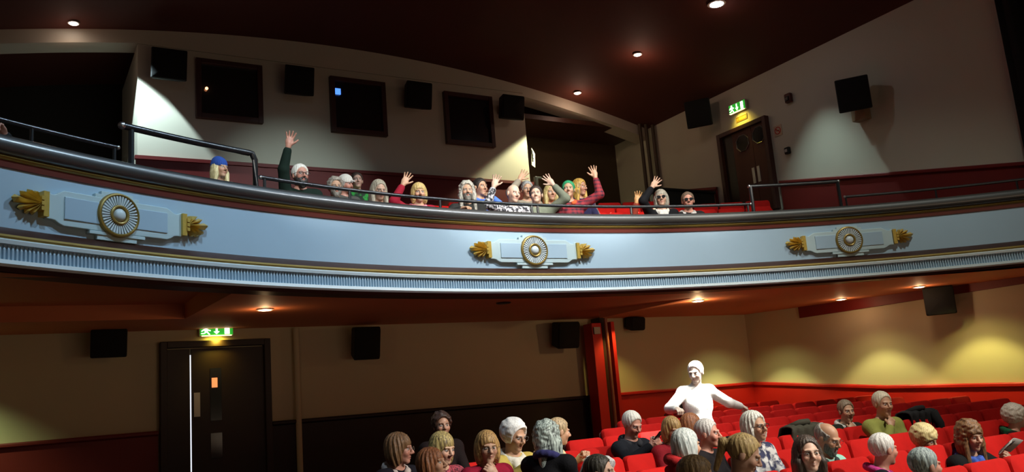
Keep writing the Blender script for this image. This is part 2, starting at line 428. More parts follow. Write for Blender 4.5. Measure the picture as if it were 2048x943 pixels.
struct(MB().add([(w1[0], w1[1], zz1 - 0.13), (w2[0], w2[1], zz2 - 0.005), (w2[0] + nrm_[0], w2[1] + nrm_[1], zz2 + 0.02), (w1[0] + nrm_[0], w1[1] + nrm_[1], zz1 - 0.01),
                 (w1[0], w1[1], zz1 + 0.05), (w2[0], w2[1], zz2 + 0.05), (w2[0] + nrm_[0], w2[1] + nrm_[1], zz2 + 0.06), (w1[0] + nrm_[0], w1[1] + nrm_[1], zz1 + 0.06)],
                [(0, 1, 2, 3), (7, 6, 5, 4), (0, 4, 5, 1), (1, 5, 6, 2), (2, 6, 7, 3), (3, 7, 4, 0)]), 'trim_16', M_SOFF, 'tapering ridge in the soffit right of the pier')
struct(MB().box((5.9, 13.0, 1.75), (16.6, 2.4, 0.12)), 'ceiling_soffit_slab', M_BLACK)
# ---- circle front: blue frieze and its mouldings, swept round the arc
A0, A1 = -math.asin((CX - XL) / 10.75), math.asin((XR - CX) / 10.75)
struct(MB().arc([(10.70, 1.70), (10.70, 2.24), (10.86, 2.24), (10.86, 1.70)], A0, A1), 'wall_circle_front', M_BLUE, 'pale blue curved front of the circle', smooth=True)
nose = [(10.70, 2.315)] + [(10.675 - 0.080 * math.sin(math.radians(t)), 2.400 - 0.086 * math.cos(math.radians(t))) for t in range(10, 181, 17)] + [(10.80, 2.482), (10.95, 2.46), (10.95, 2.32)]
struct(MB().arc(nose, A0, A1, 120), 'trim_4', M_GREY, 'dark grey glossy bullnose capping of the circle front', smooth=True)
struct(MB().arc([(10.68, 2.275), (10.66, 2.283), (10.648, 2.30), (10.66, 2.316), (10.68, 2.325), (10.8, 2.32), (10.8, 2.275)], A0, A1), 'trim_5', M_GOLDP, 'gold bead under the dark capping', smooth=True)
struct(MB().arc([(10.70, 2.215), (10.685, 2.22), (10.675, 2.275), (10.8, 2.275), (10.8, 2.215)], A0, A1), 'trim_6', M_OXRED, 'oxblood red band above the blue frieze')
struct(MB().arc([(10.70, 1.712), (10.665, 1.70), (10.60, 1.63), (10.60, 1.60), (10.85, 1.60), (10.85, 1.712)], A0, A1), 'trim_7', M_BROWN, 'dark brown moulding below the blue frieze', smooth=True)
struct(MB().arc([(10.60, 1.632), (10.57, 1.625), (10.558, 1.605), (10.57, 1.586), (10.84, 1.586), (10.84, 1.632)], A0, A1), 'trim_8', M_GOLDP, 'gold bead below the blue frieze', smooth=True)
struct(MB().arc([(10.56, 1.587), (10.55, 1.575), (10.555, 1.545), (10.84, 1.545), (10.84, 1.587)], A0, A1), 'trim_9', M_WHITE, 'white ledge above the reeded band')
mb = MB().arc([(10.60, 1.546), (10.60, 1.41), (10.84, 1.41), (10.84, 1.546)], A0, A1)
n = int((A1 - A0) * 10.6 / 0.036); da = (A1 - A0) / n
for i in range(n):
    a = A0 + (i + 0.5) * da; rows = []
    for (w, z, h) in ((0.34, 1.412, 0.028), (0.34, 1.500, 0.028), (0.04, 1.540, 0.020)):
        rows.append([(*pol(10.601, a - da * w), z), (*pol(10.601 - h, a - da * w * 0.7), z), (*pol(10.601 - h, a + da * w * 0.7), z), (*pol(10.601, a + da * w), z)])
    P = sum(rows, []); mb.add(P, [(0, 1, 5, 4), (1, 2, 6, 5), (2, 3, 7, 6), (4, 5, 9, 8), (5, 6, 10, 9), (6, 7, 11, 10), (0, 3, 2, 1)])
struct(mb, 'trim_10', M_BLUE, 'pale blue reeded band of small pointed flutes')
struct(MB().arc([(10.60, 1.425), (10.555, 1.415), (10.545, 1.38), (10.56, 1.36), (10.84, 1.36), (10.84, 1.425)], A0, A1), 'trim_11', M_WHITE, 'white lip under the reeded band', smooth=True)
struct(MB().arc([(10.575, 1.362), (10.60, 1.325), (10.86, 1.325), (10.86, 1.362)], A0, A1), 'trim_12', M_BROWN)
# ---- dados
def dado_right(name, pts, m, th=0.05, bot=None, rail=True):
    Y = [p[0] for p in pts]
    P = []; F = []
    for (y, z) in pts:
        zb = bot(y); P += [(XR + 0.02, y, zb), (XR - th, y, zb), (XR - th, y, z), (XR + 0.02, y, z)]
    for i in range(len(pts) - 1):
        for k in range(4): q = (k + 1) % 4; F.append((i * 4 + k, i * 4 + q, i * 4 + 4 + q, i * 4 + 4 + k))
    struct(MB().add(P, F), name, m)
    if rail:
        P = []; F = []; sec = [(0.02, -0.07), (-0.06, -0.07), (-0.085, -0.05), (-0.085, -0.01), (-0.07, 0.008), (0.02, 0.008)]
        for (y, z) in pts: P += [(XR + a, y, z + b) for a, b in sec]
        for i in range(len(pts) - 1):
            for k in range(6): q = (k + 1) % 6; F.append((i * 6 + k, i * 6 + q, i * 6 + 6 + q, i * 6 + 6 + k))
        struct(MB().add(P, F), name + '_rail', m)
dado_right('baseboard_right', [(YB, -0.05), (10.8, -0.31), (8.2, -0.40), (4.0, -0.52)], M_RED, 0.04, fz)
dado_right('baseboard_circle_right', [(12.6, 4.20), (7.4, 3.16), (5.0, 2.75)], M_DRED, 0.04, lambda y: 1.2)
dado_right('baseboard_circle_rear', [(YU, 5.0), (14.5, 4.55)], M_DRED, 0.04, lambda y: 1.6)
p0d = atY(1192, 740, YB)[0]
DX0, DX1 = float(atY(318, 700, YB)[0]), float(atY(537, 700, YB)[0])
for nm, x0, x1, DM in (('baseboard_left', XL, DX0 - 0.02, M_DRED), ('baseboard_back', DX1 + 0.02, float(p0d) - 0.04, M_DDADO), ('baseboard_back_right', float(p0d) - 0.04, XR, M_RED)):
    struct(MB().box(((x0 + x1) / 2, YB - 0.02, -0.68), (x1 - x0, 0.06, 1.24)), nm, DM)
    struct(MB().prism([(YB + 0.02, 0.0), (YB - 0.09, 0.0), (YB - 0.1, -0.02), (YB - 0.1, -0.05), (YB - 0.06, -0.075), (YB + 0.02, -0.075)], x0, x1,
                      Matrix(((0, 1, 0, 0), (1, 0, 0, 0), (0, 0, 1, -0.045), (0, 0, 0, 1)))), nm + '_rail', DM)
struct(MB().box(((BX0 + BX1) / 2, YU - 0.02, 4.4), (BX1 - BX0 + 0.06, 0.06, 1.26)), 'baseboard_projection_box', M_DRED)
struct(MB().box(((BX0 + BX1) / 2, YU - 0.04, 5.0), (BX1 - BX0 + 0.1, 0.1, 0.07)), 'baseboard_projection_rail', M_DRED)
# ---- red pier with its pipe
p0 = atY(1188, 700, 13.7); p1 = atY(1206, 700, 13.7); p2 = atY(1215, 700, 13.7); p3 = atY(1224, 700, 13.7)
def vbox(x0, x1, y, d, z0, z1): return MB().box(((x0 + x1) / 2, y, (z0 + z1) / 2), (x1 - x0, d, z1 - z0))
struct(vbox(p0[0] - 0.03, p1[0] - 0.02, 13.8, 0.3, fz(13.7) - 0.05, 1.33), 'trim_13', M_RED, 'tall red pier face at the rear of the stalls', bevel=0.01)
struct(vbox(p1[0] + 0.06, p1[0] + 0.16, 13.95, 0.3, fz(13.7) - 0.05, 1.45), 'trim_14', M_BROWN)
struct(vbox(p3[0] + 0.0, p3[0] + 0.08, 13.8, 0.3, fz(13.7) - 0.05, 1.35), 'trim_15', M_RED, 'narrow red strip right of the pipe', bevel=0.008)
o = MB().tube([(p1[0] + 0.07, 13.62, -1.2), (p1[0] + 0.07, 13.62, 1.42)], 0.035, 10).build('vertical_pipe', mat('pinkish_brown_pipe', lin((150, 84, 62)), 0.35), smooth=True)
tag(o, 'slim brown vertical pipe beside the red pier', 'pipe')
o = MB().box((p0[0] + 0.06, 13.62, 1.18), (0.15, 0.03, 0.14)).build('pier_bracket', M_TRIMW, bevel=0.008)
tag(o, 'small cream plate at the top of the red pier', 'plate')
x = float(atY(592, 760, YB)[0])
tag(MB().tube([(x, YB - 0.08, -1.15), (x, YB - 0.08, 1.44)], 0.05, 10).build('vertical_pipe', M_CREAM, smooth=True), 'cream vertical pipe right of the dark double door', 'pipe')
for i, px in enumerate((1284, 1291, 1299)):
    x = float(atY(px, 300, YU - 0.1)[0])
    x = min(x, XR - 0.06)
    o = MB().tube([(x, YU - 0.12 - 0.1 * i, 3.9), (x, YU - 0.12 - 0.1 * i, vz(x) - 0.02)], 0.045, 10).build('corner_pipe', mat('dull_brown_pipe', lin((74, 58, 42)), 0.5), smooth=True)
    tag(o, ['leftmost', 'middle', 'rightmost'][i] + ' of three dull brown vertical pipes in the rear right corner of the circle', 'pipe', 'pipes in the rear corner')
# ---- projection booth windows
for i, (a, b, c, d) in enumerate(((390, 118, 525, 249), (657, 154, 773, 275), (884, 184, 988, 297))):
    P0, P1 = atY(a, c and b, YU), atY(c, d, YU); x0, x1 = P0[0], P1[0]
    zt = (atY(a, b, YU)[2] + atY(c, b + 0.125 * (c - a), YU)[2]) / 2; zb = P1[2]
    w = thing('window_%d' % (i + 1), ['left booth window with a reddish glint', 'middle booth window with a small blue light', 'right booth window with a red-brown frame and dim interior'][i], 'window', ((x0 + x1) / 2, YU - 0.02, (zt + zb) / 2)); w['kind'] = 'structure'
    hw, hh = (x1 - x0) / 2, (zt - zb) / 2; fr = MB()
    for s in (-1, 1): fr.box((s * (hw - 0.05), -0.03, 0), (0.1, 0.12, hh * 2)); fr.box((0, -0.03, s * (hh - 0.05)), (hw * 2 - 0.2, 0.12, 0.1))
    fr.build('window_frame', M_WOODR, w, bevel=0.008)
    MB().box((0, 0.0, 0), (hw * 2 - 0.18, 0.03, hh * 2 - 0.18)).build('pane', M_GLASSD, w)
    if i == 0:
        g = MB().add(*[(lambda q: q)(v) for v in (sphere_mb((-hw + 0.2, -0.06, 0.0), 0.03, 6).v, sphere_mb((0, 0, 0), 1, 6).f)])
        tag(g.build('reflection_bead', mat('orange_glint', (1, 1, 1), emit=(1, 0.35, 0.15), estr=5), loc=((x0 + x1) / 2, YU - 0.02, (zt + zb) / 2)), 'glowing bead for an orange reflection in the left booth window', 'reflection')  # emissive bead put in for the orange reflection in the glass
    if i == 1:
        tag(MB().box((-hw + 0.17, -0.05, hh - 0.33), (0.12, 0.03, 0.13)).build('monitor_screen', mat('blue_screen_glow', (0.05, 0.1, 0.3), emit=(0.08, 0.25, 0.9), estr=1.6), loc=((x0 + x1) / 2, YU - 0.02, (zt + zb) / 2)), 'small glowing blue screen in the middle booth window', 'screen')
# ---- dark double door at the rear of the stalls
dz0 = fz(YB) - 0.02; dz1 = float(atY(430, 681, YB)[2])
d = thing('door_1', 'dark wooden double door with a lit gap between its leaves, under the exit sign', 'door', ((DX0 + DX1) / 2, YB - 0.02, dz0)); d['kind'] = 'structure'
hw = (DX1 - DX0) / 2; H = dz1 - dz0
fr = MB().box((-hw + 0.05, -0.05, H / 2), (0.1, 0.14, H)).box((hw - 0.05, -0.05, H / 2), (0.1, 0.14, H)).box((0, -0.05, H - 0.05), (hw * 2 - 0.2, 0.14, 0.1)); fr.build('door_frame', M_WOOD, d, bevel=0.008)
gx = float(atY(380, 800, YB)[0]) - (DX0 + DX1) / 2
for (x0, x1) in ((-hw + 0.1, gx - 0.012), (gx + 0.012, hw - 0.1)):
    lf = MB().box(((x0 + x1) / 2, -0.02, H / 2 - 0.06), (x1 - x0, 0.05, H - 0.12)).build('door_leaf', M_WOOD, d, bevel=0.004)
    if x0 > gx - 0.1:
        vx = float(atY(430, 790, YB)[0]) - (DX0 + DX1) / 2
        for (zz0, zz1) in ((840, 736), (915, 865)):
            z0, z1 = (float(atY(430, q, YB)[2]) - dz0 for q in (zz0, zz1))
            MB().box((vx, -0.05, (z0 + z1) / 2), (0.17, 0.012, z1 - z0)).build('vision_panel', M_GLASSD, lf)
        z0 = float(atY(391, 833, YB)[2]) - dz0; z1 = float(atY(391, 785, YB)[2]) - dz0
        MB().box((gx + 0.09, -0.055, (z0 + z1) / 2), (0.09, 0.012, z1 - z0)).build('push_plate', M_PLATE, lf)
        zc = float(atY(426, 765, YB)[2]) - dz0
        MB().box((vx - 0.02, -0.063, zc), (0.085, 0.01, 0.15)).build('panel_glow', mat('orange_panel_glow', (1, .3, .1), emit=(1, 0.3, 0.1), estr=1.1), lf)  # glowing patch put in for orange light in the vision panel
z1 = float(atY(380, 710, YB)[2]) - dz0
MB().box((gx, -0.035, z1 - 0.9), (0.014, 0.02, 1.8)).build('lit_gap', mat('white_light_gap', (1, 1, 1), emit=(0.85, 0.9, 1), estr=1.0), d)  # emissive strip stands in for the light beyond the door
# ---- exit signs: running figure, arrow, doorway
M_EXG = mat('green_exit_face', (0.02, 0.3, 0.05), 0.4, emit=(0.02, 0.42, 0.03), estr=0.8)
M_EXW = mat('white_exit_symbols', (1, 1, 1), 0.4, emit=(1.0, 1.0, 0.82), estr=3.2)
def exit_sign(loc, rz, label, w=0.52, h=0.2, down=True):
    t = thing('exit_sign', label, 'exit sign', loc, rz)
    MB().box((0, 0.03, 0), (w + 0.03, 0.06, h + 0.03)).build('sign_housing', M_TRIMW, t, bevel=0.006)
    MB().box((0, -0.004, 0), (w, 0.01, h)).build('sign_face', M_EXG, t)
    s = MB(); y0, y1 = -0.016, -0.01; k = h / 0.2
    # running figure at the left
    x = -w * 0.32
    s.prism([(x + 0.022 * math.cos(q * 0.785), 0.07 * k + 0.02 * math.sin(q * 0.785)) for q in range(8)], y0, y1)
    s.prism([(x - 0.03, 0.045 * k), (x + 0.03, 0.04 * k), (x + 0.02, -0.015 * k), (x - 0.02, -0.015 * k)], y0, y1)
    s.prism([(x - 0.035, 0.045 * k), (x - 0.075, 0.0), (x - 0.062, -0.008), (x - 0.02, 0.03 * k)], y0, y1)
    s.prism([(x + 0.03, 0.035 * k), (x + 0.07, 0.01), (x + 0.065, -0.004), (x + 0.02, 0.015 * k)], y0, y1)
    s.prism([(x + 0.02, -0.012 * k), (x + 0.06, -0.085 * k), (x + 0.042, -0.088 * k), (x - 0.002, -0.015 * k)], y0, y1)
    s.prism([(x - 0.0, -0.012 * k), (x - 0.04, -0.05 * k), (x - 0.075, -0.05 * k), (x - 0.075, -0.066 * k), (x - 0.03, -0.066 * k), (x + 0.012, -0.03 * k)], y0, y1)
    s.build('running_figure', M_EXW, t)
    s = MB().prism([(-0.014, 0.08 * k), (0.014, 0.08 * k), (0.014, -0.01), (0.045, -0.01), (0, -0.08 * k), (-0.045, -0.01), (-0.014, -0.01)], y0, y1); s.build('down_arrow', M_EXW, t)
    x = w * 0.32
    s = MB().box((x, -0.013, 0), (0.075, 0.006, 0.165 * k)); s.build('doorway_symbol', M_EXW, t)
    MB().box((0, -0.02, -h / 2 - 0.012), (w * 0.9, 0.04, 0.012)).build('lower_light_strip', mat('warm_light_strip', (1, 1, 1), emit=(1, 0.8, 0.3), estr=3.5), t)
    return t
def wash(loc, aim, p, col=(1, 0.75, 0.08)): spot(loc, aim, p, col, 60, 0.9, 0.06)
e = atY(433, 661, YB - 0.12); exit_sign((e[0], e[1], e[2] - 0.0), 0, 'green lit exit sign above the dark double door of the stalls', 0.5, 0.13)
wash((e[0], YB - 0.22, e[2] - 0.115), (e[0], YB, e[2] - 0.3), 22)
e = atX(1474, 214, XR - 0.1); exit_sign((e[0], e[1], e[2]), math.radians(-90), 'green lit exit sign above the upper right door', 0.5, 0.2)
wash((XR - 0.22, e[1], e[2] - 0.15), (XR, e[1] - 0.02, e[2] - 0.4), 14)
# ---- upper right double door
ya, yb = 14.23, 12.70; zt = 5.74; zb = 3.62
d = thing('door_2', 'red-brown double door with octagonal panes and push plates, right wall of the circle', 'door', (XR - 0.02, (ya + yb) / 2, zb), math.radians(-90)); d['kind'] = 'structure'
hw = (ya - yb) / 2; H = zt - zb
# local x runs towards the stage (decreasing y), local -y faces the room
fr = MB().box((-hw + 0.05, -0.05, H / 2), (0.1, 0.14, H)).box((hw - 0.05, -0.05, H / 2), (0.1, 0.14, H)).box((0, -0.05, H - 0.05), (hw * 2 - 0.2, 0.14, 0.1)); fr.build('door_frame', M_WOODR, d, bevel=0.008)
M_DOOR2 = mat('red_brown_door', (0.1, 0.028, 0.016), 0.65, noise=0.3, scale=5)
fr = MB().box(((-hw + 0.1 - 0.34) / 2, -0.01, H / 2 - 0.05), (-0.34 + hw - 0.1, 0.03, H - 0.1)); fr.build('door_lining', M_WOOD, d)
for s in (-1, 1):
    l0, l1 = (-0.34, 0.255) if s < 0 else (0.265, hw - 0.1)
    lf = MB().box(((l0 + l1) / 2, -0.02, H / 2 - 0.05), (l1 - l0, 0.05, H - 0.1)).build('door_leaf', M_DOOR2, d, bevel=0.004)
    c = (-0.03 if s < 0 else 0.48, H - 0.40 + (0.0 if s < 0 else 0.04)); oc = [(c[0] + 0.2 * math.cos(math.radians(22.5 + 45 * q)), c[1] + 0.2 * math.sin(math.radians(22.5 + 45 * q))) for q in range(8)]
    MB().prism(oc, -0.052, -0.045).build('octagonal_pane', M_GLASSD, lf)
    MB().tube([(x, -0.055, z) for x, z in oc + oc[:2]], 0.012, 6).build('pane_rim', M_STEEL, lf)
    MB().box((0.26 + s * 0.075, -0.055, H * 0.42), (0.075, 0.014, 0.36)).build('push_plate', M_PLATE, lf)
# small fittings on that wall
def wallthing(px, py, x=XR): p = atX(px, py, x); return (float(p[0]), float(p[1]), float(p[2]))
p = wallthing(1556, 261, XR - 0.01); t = thing('no_smoking_sign', 'small square no-smoking sign right of the upper door', 'sign', p, math.radians(-90))
MB().box((0, 0, 0), (0.22, 0.01, 0.24)).build('sign_plate', mat('dull_white_sign', lin((200, 175, 150)), 0.5), t)
MB().tube([(0.075 * math.cos(q * 0.2618), -0.01, 0.075 * math.sin(q * 0.2618)) for q in range(25)], 0.008, 6).tube([(-0.053, -0.01, 0.053), (0.053, -0.01, -0.053)], 0.008, 6).build('red_circle_and_bar', M_RED, t)
MB().box((0, -0.008, 0), (0.08, 0.004, 0.014)).build('cigarette_symbol', M_BLACK, t)
p = wallthing(1483, 236, XR - 0.01); t = thing('small_notice', 'small rectangular notice under the upper exit sign', 'notice', p, math.radians(-90))
MB().box((0, 0, 0), (0.34, 0.012, 0.12)).build('notice_plate', mat('yellowish_plate', lin((180, 150, 60)), 0.5), t)
MB().tube([(-0.15, -0.01, -0.04), (0.15, -0.01, -0.04), (0.15, -0.01, 0.04), (-0.15, -0.01, 0.04), (-0.15, -0.01, -0.04), (-0.08, -0.01, -0.04), (-0.08, -0.01, 0.04)], 0.004, 4).build('notice_lines', M_BLACK, t)
p = wallthing(1575, 301, XR - 0.04); t = thing('call_point', 'small dark wall box with a pale button, right of the upper door', 'wall box', p, math.radians(-90))
MB().rbox((0, 0, 0), (0.13, 0.07, 0.15), 0.02).build('box', M_SPK, t, smooth=True); MB().box((-0.01, -0.04, 0), (0.06, 0.012, 0.06)).build('button', M_TRIMW, t)
p = wallthing(1577, 196, XR - 0.05)
t = thing('wall_sensor', 'small dark red box high on the right wall, above the call point', 'sensor', p, math.radians(-90))
MB().rbox((0, 0, 0), (0.16, 0.09, 0.2), 0.02).build('box', mat('dark_red_box', (0.09, 0.02, 0.015), 0.5), t, smooth=True); MB().rbox((0, -0.06, -0.02), (0.1, 0.03, 0.1), 0.015).build('lens', M_BLACK, t, smooth=True)
# ---- loudspeakers
def speaker(px, py, plane, w, h, label, rz=0.0, tilt=0.2, off=0.32, group=None, dep=0.34, hang=False):
    p = atY(px, py, YB - off) if plane == 'b' else atY(px, py, YU - off) if plane == 'u' else atX(px, py, XR - off)
    t = thing('wall_speaker', label, 'speaker', (float(p[0]), float(p[1]), float(p[2])), 0, group, rot=(tilt, 0, rz))
    T = 0.72
    P = [];
    for (y, k) in ((-dep / 2, 1), (dep / 2, T)):
        for sx, s_z in ((-1, -1), (1, -1), (1, 1), (-1, 1)): P.append((sx * w / 2 * k, y, s_z * h / 2 * (k * 0.5 + 0.5)))
    MB().add(P, [(0, 1, 2, 3), (7, 6, 5, 4), (0, 4, 5, 1), (1, 5, 6, 2), (2, 6, 7, 3), (3, 7, 4, 0)]).build('cabinet', M_SPK, t, bevel=0.025)
    MB().rbox((0, -dep / 2 - 0.012, 0), (w * 0.94, 0.03, h * 0.94), 0.04).build('grille', mat('black_grille_cloth', (0.004, 0.004, 0.004), 0.9), t, smooth=True)
    MB().tube([(0, dep / 2 - 0.02, 0), (0, dep / 2 + off - dep / 2 - 0.02, 0.0)], 0.022, 8).box((0, off - 0.03, 0), (0.14, 0.02, 0.2)).build('bracket', M_SPK, t)
    return t
speaker(336, 131, 'u', 0.66, 0.60, 'black wall speaker left of the left booth window')
speaker(595, 163, 'u', 0.62, 0.60, 'black wall speaker between the left and middle booth windows')
speaker(833, 192, 'u', 0.62, 0.60, 'black wall speaker between the middle and right booth windows')
speaker(1020, 216, 'u', 0.60, 0.58, 'black wall speaker right of the right booth window')
speaker(1399, 228, 'r', 0.62, 0.66, 'black wall speaker left of the upper exit sign', -0.95, 0.15, 0.36)
s = speaker(1707, 190, 'r', 0.62, 0.66, 'large black wall speaker on a pale bracket, right wall of the circle', -0.95, 0.15, 0.38)
p = wallthing(1722, 228, XR - 0.12)
tag(MB().box((0, 0, 0), (0.2, 0.3, 0.26)).build('speaker_bracket_box', mat('beige_bracket', lin((150, 120, 90)), 0.6), loc=p, bevel=0.01), 'beige bracket box under the large right wall speaker', 'bracket')
speaker(216, 684, 'b', 0.50, 0.42, 'black wall speaker under the soffit left of the double door')
speaker(728, 684, 'b', 0.47, 0.56, 'black wall speaker under the soffit right of the double door')
speaker(1128, 668, 'b', 0.50, 0.52, 'black wall speaker just left of the red pier')
speaker(1268, 646, 'b', 0.36, 0.28, 'small black wall speaker just right of the red pier', off=0.25, dep=0.26)
speaker(1878, 600, 'r', 0.50, 0.50, 'black wall speaker on the right wall under the circle', -0.95, 0.1, 0.34)
# ---- ceiling and soffit lamps
def vault_hit(px, py):
    d = ray(px, py); lo, hi = 3.0, 40.0
    for _ in range(60):
        m_ = (lo + hi) / 2; q = d * m_
        if q[2] < vz(q[0]): lo = m_
        else: hi = m_
    return d * lo
for (px, py, big, lb) in ((147, 44, 0, 'small ceiling downlight above the left alcove'), (1155, 184, 0, 'small ceiling downlight nearest the right alcove header'), (1275, 107, 0, 'small ceiling downlight between the bright lamp and the alcove'), (1433, 6, 1, 'brightest ceiling downlight, at the top edge of the photo')):
    p = vault_hit(px, py); t = thing('ceiling_downlight', lb, 'ceiling light', (p[0], p[1], p[2] - 0.015), group='downlights in the vaulted ceiling', rz=0)
    r = 0.075 if not big else 0.13
    point((p[0], p[1], p[2] - 0.4), 8 if px in (1155, 1275) else 2, (1.0, 0.6, 0.42))
    MB().lathe([(r * 1.35, 0.0), (r * 1.4, 0.01), (r * 1.2, 0.02), (r, 0.012)], 20, Matrix.Rotation(math.radians(90), 4, 'X')).build('trim_ring', M_TRIMW, t, smooth=True)
    MB().lathe([(r, 0.006), (r * 0.99, 0.02), (r * 0.6, 0.035)], 20, Matrix.Rotation(math.radians(90), 4, 'X')).build('lens', M_LAMPB if big else M_LAMP, t, smooth=True)
for (px, py, on, lb) in ((530, 617, 1, 'lit soffit downlight above the dark double door'), (1396, 600, 1, 'lit soffit downlight above the standing man'), (1682, 597, 1, 'lit soffit downlight near the right wall, left of its pair'), (1838, 572, 1, 'lit soffit downlight beside the right wall speaker'), (1007, 604, 0, 'unlit soffit downlight below the middle ornament')):
    z = 1.38
    for _ in range(6): p = atZ(px, py, z); z = sz(p[0], p[1])
    t = thing('soffit_downlight', lb, 'ceiling light', (p[0], p[1], z - 0.004), group='downlights in the soffit')
    MB().lathe([(0.105, 0.0), (0.11, 0.01), (0.09, 0.018), (0.075, 0.01)], 20, Matrix.Rotation(math.radians(90), 4, 'X')).build('trim_ring', M_TRIMW if on else M_BROWN, t, smooth=True)
    if on: point((p[0], p[1], z - 0.11), 18 if px == 1396 else 5, (1.0, 0.62, 0.3))
    MB().lathe([(0.076, 0.004), (0.075, 0.014), (0.05, 0.02)], 20, Matrix.Rotation(math.radians(90), 4, 'X')).build('lens', M_LAMP if on else M_BLACK, t, smooth=True)
for (px, py, lb) in ((143, 144, 'tiny red indicator light in the dark left alcove'),):
    p = atY(px, py, 19.6); t = thing('indicator_light', lb, 'indicator light', (p[0], p[1], p[2]))
    MB().box((0, 0.06, 0), (0.12, 0.1, 0.12)).build('housing', M_BLACK, t); MB().lathe([(0.035, 0.0), (0.035, 0.01), (0.02, 0.02)], 10).build('lens', mat('red_indicator', (1, 0, 0), emit=(1, 0.02, 0.02), estr=2.5), t)
# ---- handrails on the circle front
def rail_path(r, z, pa, pb, n=40, ya=(0, 0)):
    a0, a1 = cang(cyl(pa, 400 if pa < 0 else 400, r)), cang(cyl(pb, 400, r))
    return [(*pol(r, a0 + (a1 - a0) * i / n), z) for i in range(n + 1)]
RR = 10.74
def rail(label, pa, pb, z, rad, posts, ends=(0, 0), base=2.47, pr=None):
    t = thing('safety_rail', label, 'railing', (*pol(RR, 0), base))
    off = np.array((*pol(RR, 0), base)); pts = [np.array(p) - off for p in rail_path(RR, z, pa, pb)]
    if ends[0]: pts = [pts[0] + np.array((0, 0, -(z - base))), pts[0] + np.array((0, 0, -0.07))] + pts[1:]
    if ends[1]: pts = pts[:-1] + [pts[-1] + np.array((0, 0, -0.07)), pts[-1] + np.array((0, 0, -(z - base)))]
    MB().tube(pts, rad, 10).build('top_rail', M_RAIL, t, smooth=True)
    for px in posts:
        a = cang(cyl(px, 400, RR)); p = np.array((*pol(RR, a), 0)) - off
        MB().tube([(p[0], p[1], base - off[2] - 0.01), (p[0], p[1], z - off[2])], pr or rad * 0.8, 8).build('post', M_RAIL, t, smooth=True)
    if not ends[0]:
        p = pts[0]; m_ = sphere_mb(p, rad * 1.15, 6); m_.build('end_cap', M_STEEL, t, smooth=2)
    if not ends[1]:
        p = pts[-1]; m_ = sphere_mb(p, rad * 1.15, 6); m_.build('end_cap', M_STEEL, t, smooth=2)
    return t
rail('long low black rail along the middle of the circle front', 522, 1500, 2.615, 0.022, (530, 700, 880, 1062, 1074, 1260, 1494))
rail('raised black rail with a bent end, left part of the circle front', 243, 512, 2.87, 0.034, (262,), ends=(0, 1))
rail('raised black rail on two posts, right part of the circle front', 1502, 1682, 2.89, 0.026, (1504, 1680), pr=0.03)
rail('low black rail at the far left of the circle front', -130, 235, 2.64, 0.02, (60, 228))
rail('low black rail at the far right of the circle front', 1690, 2170, 2.64, 0.02, (1692, 1874, 2040))
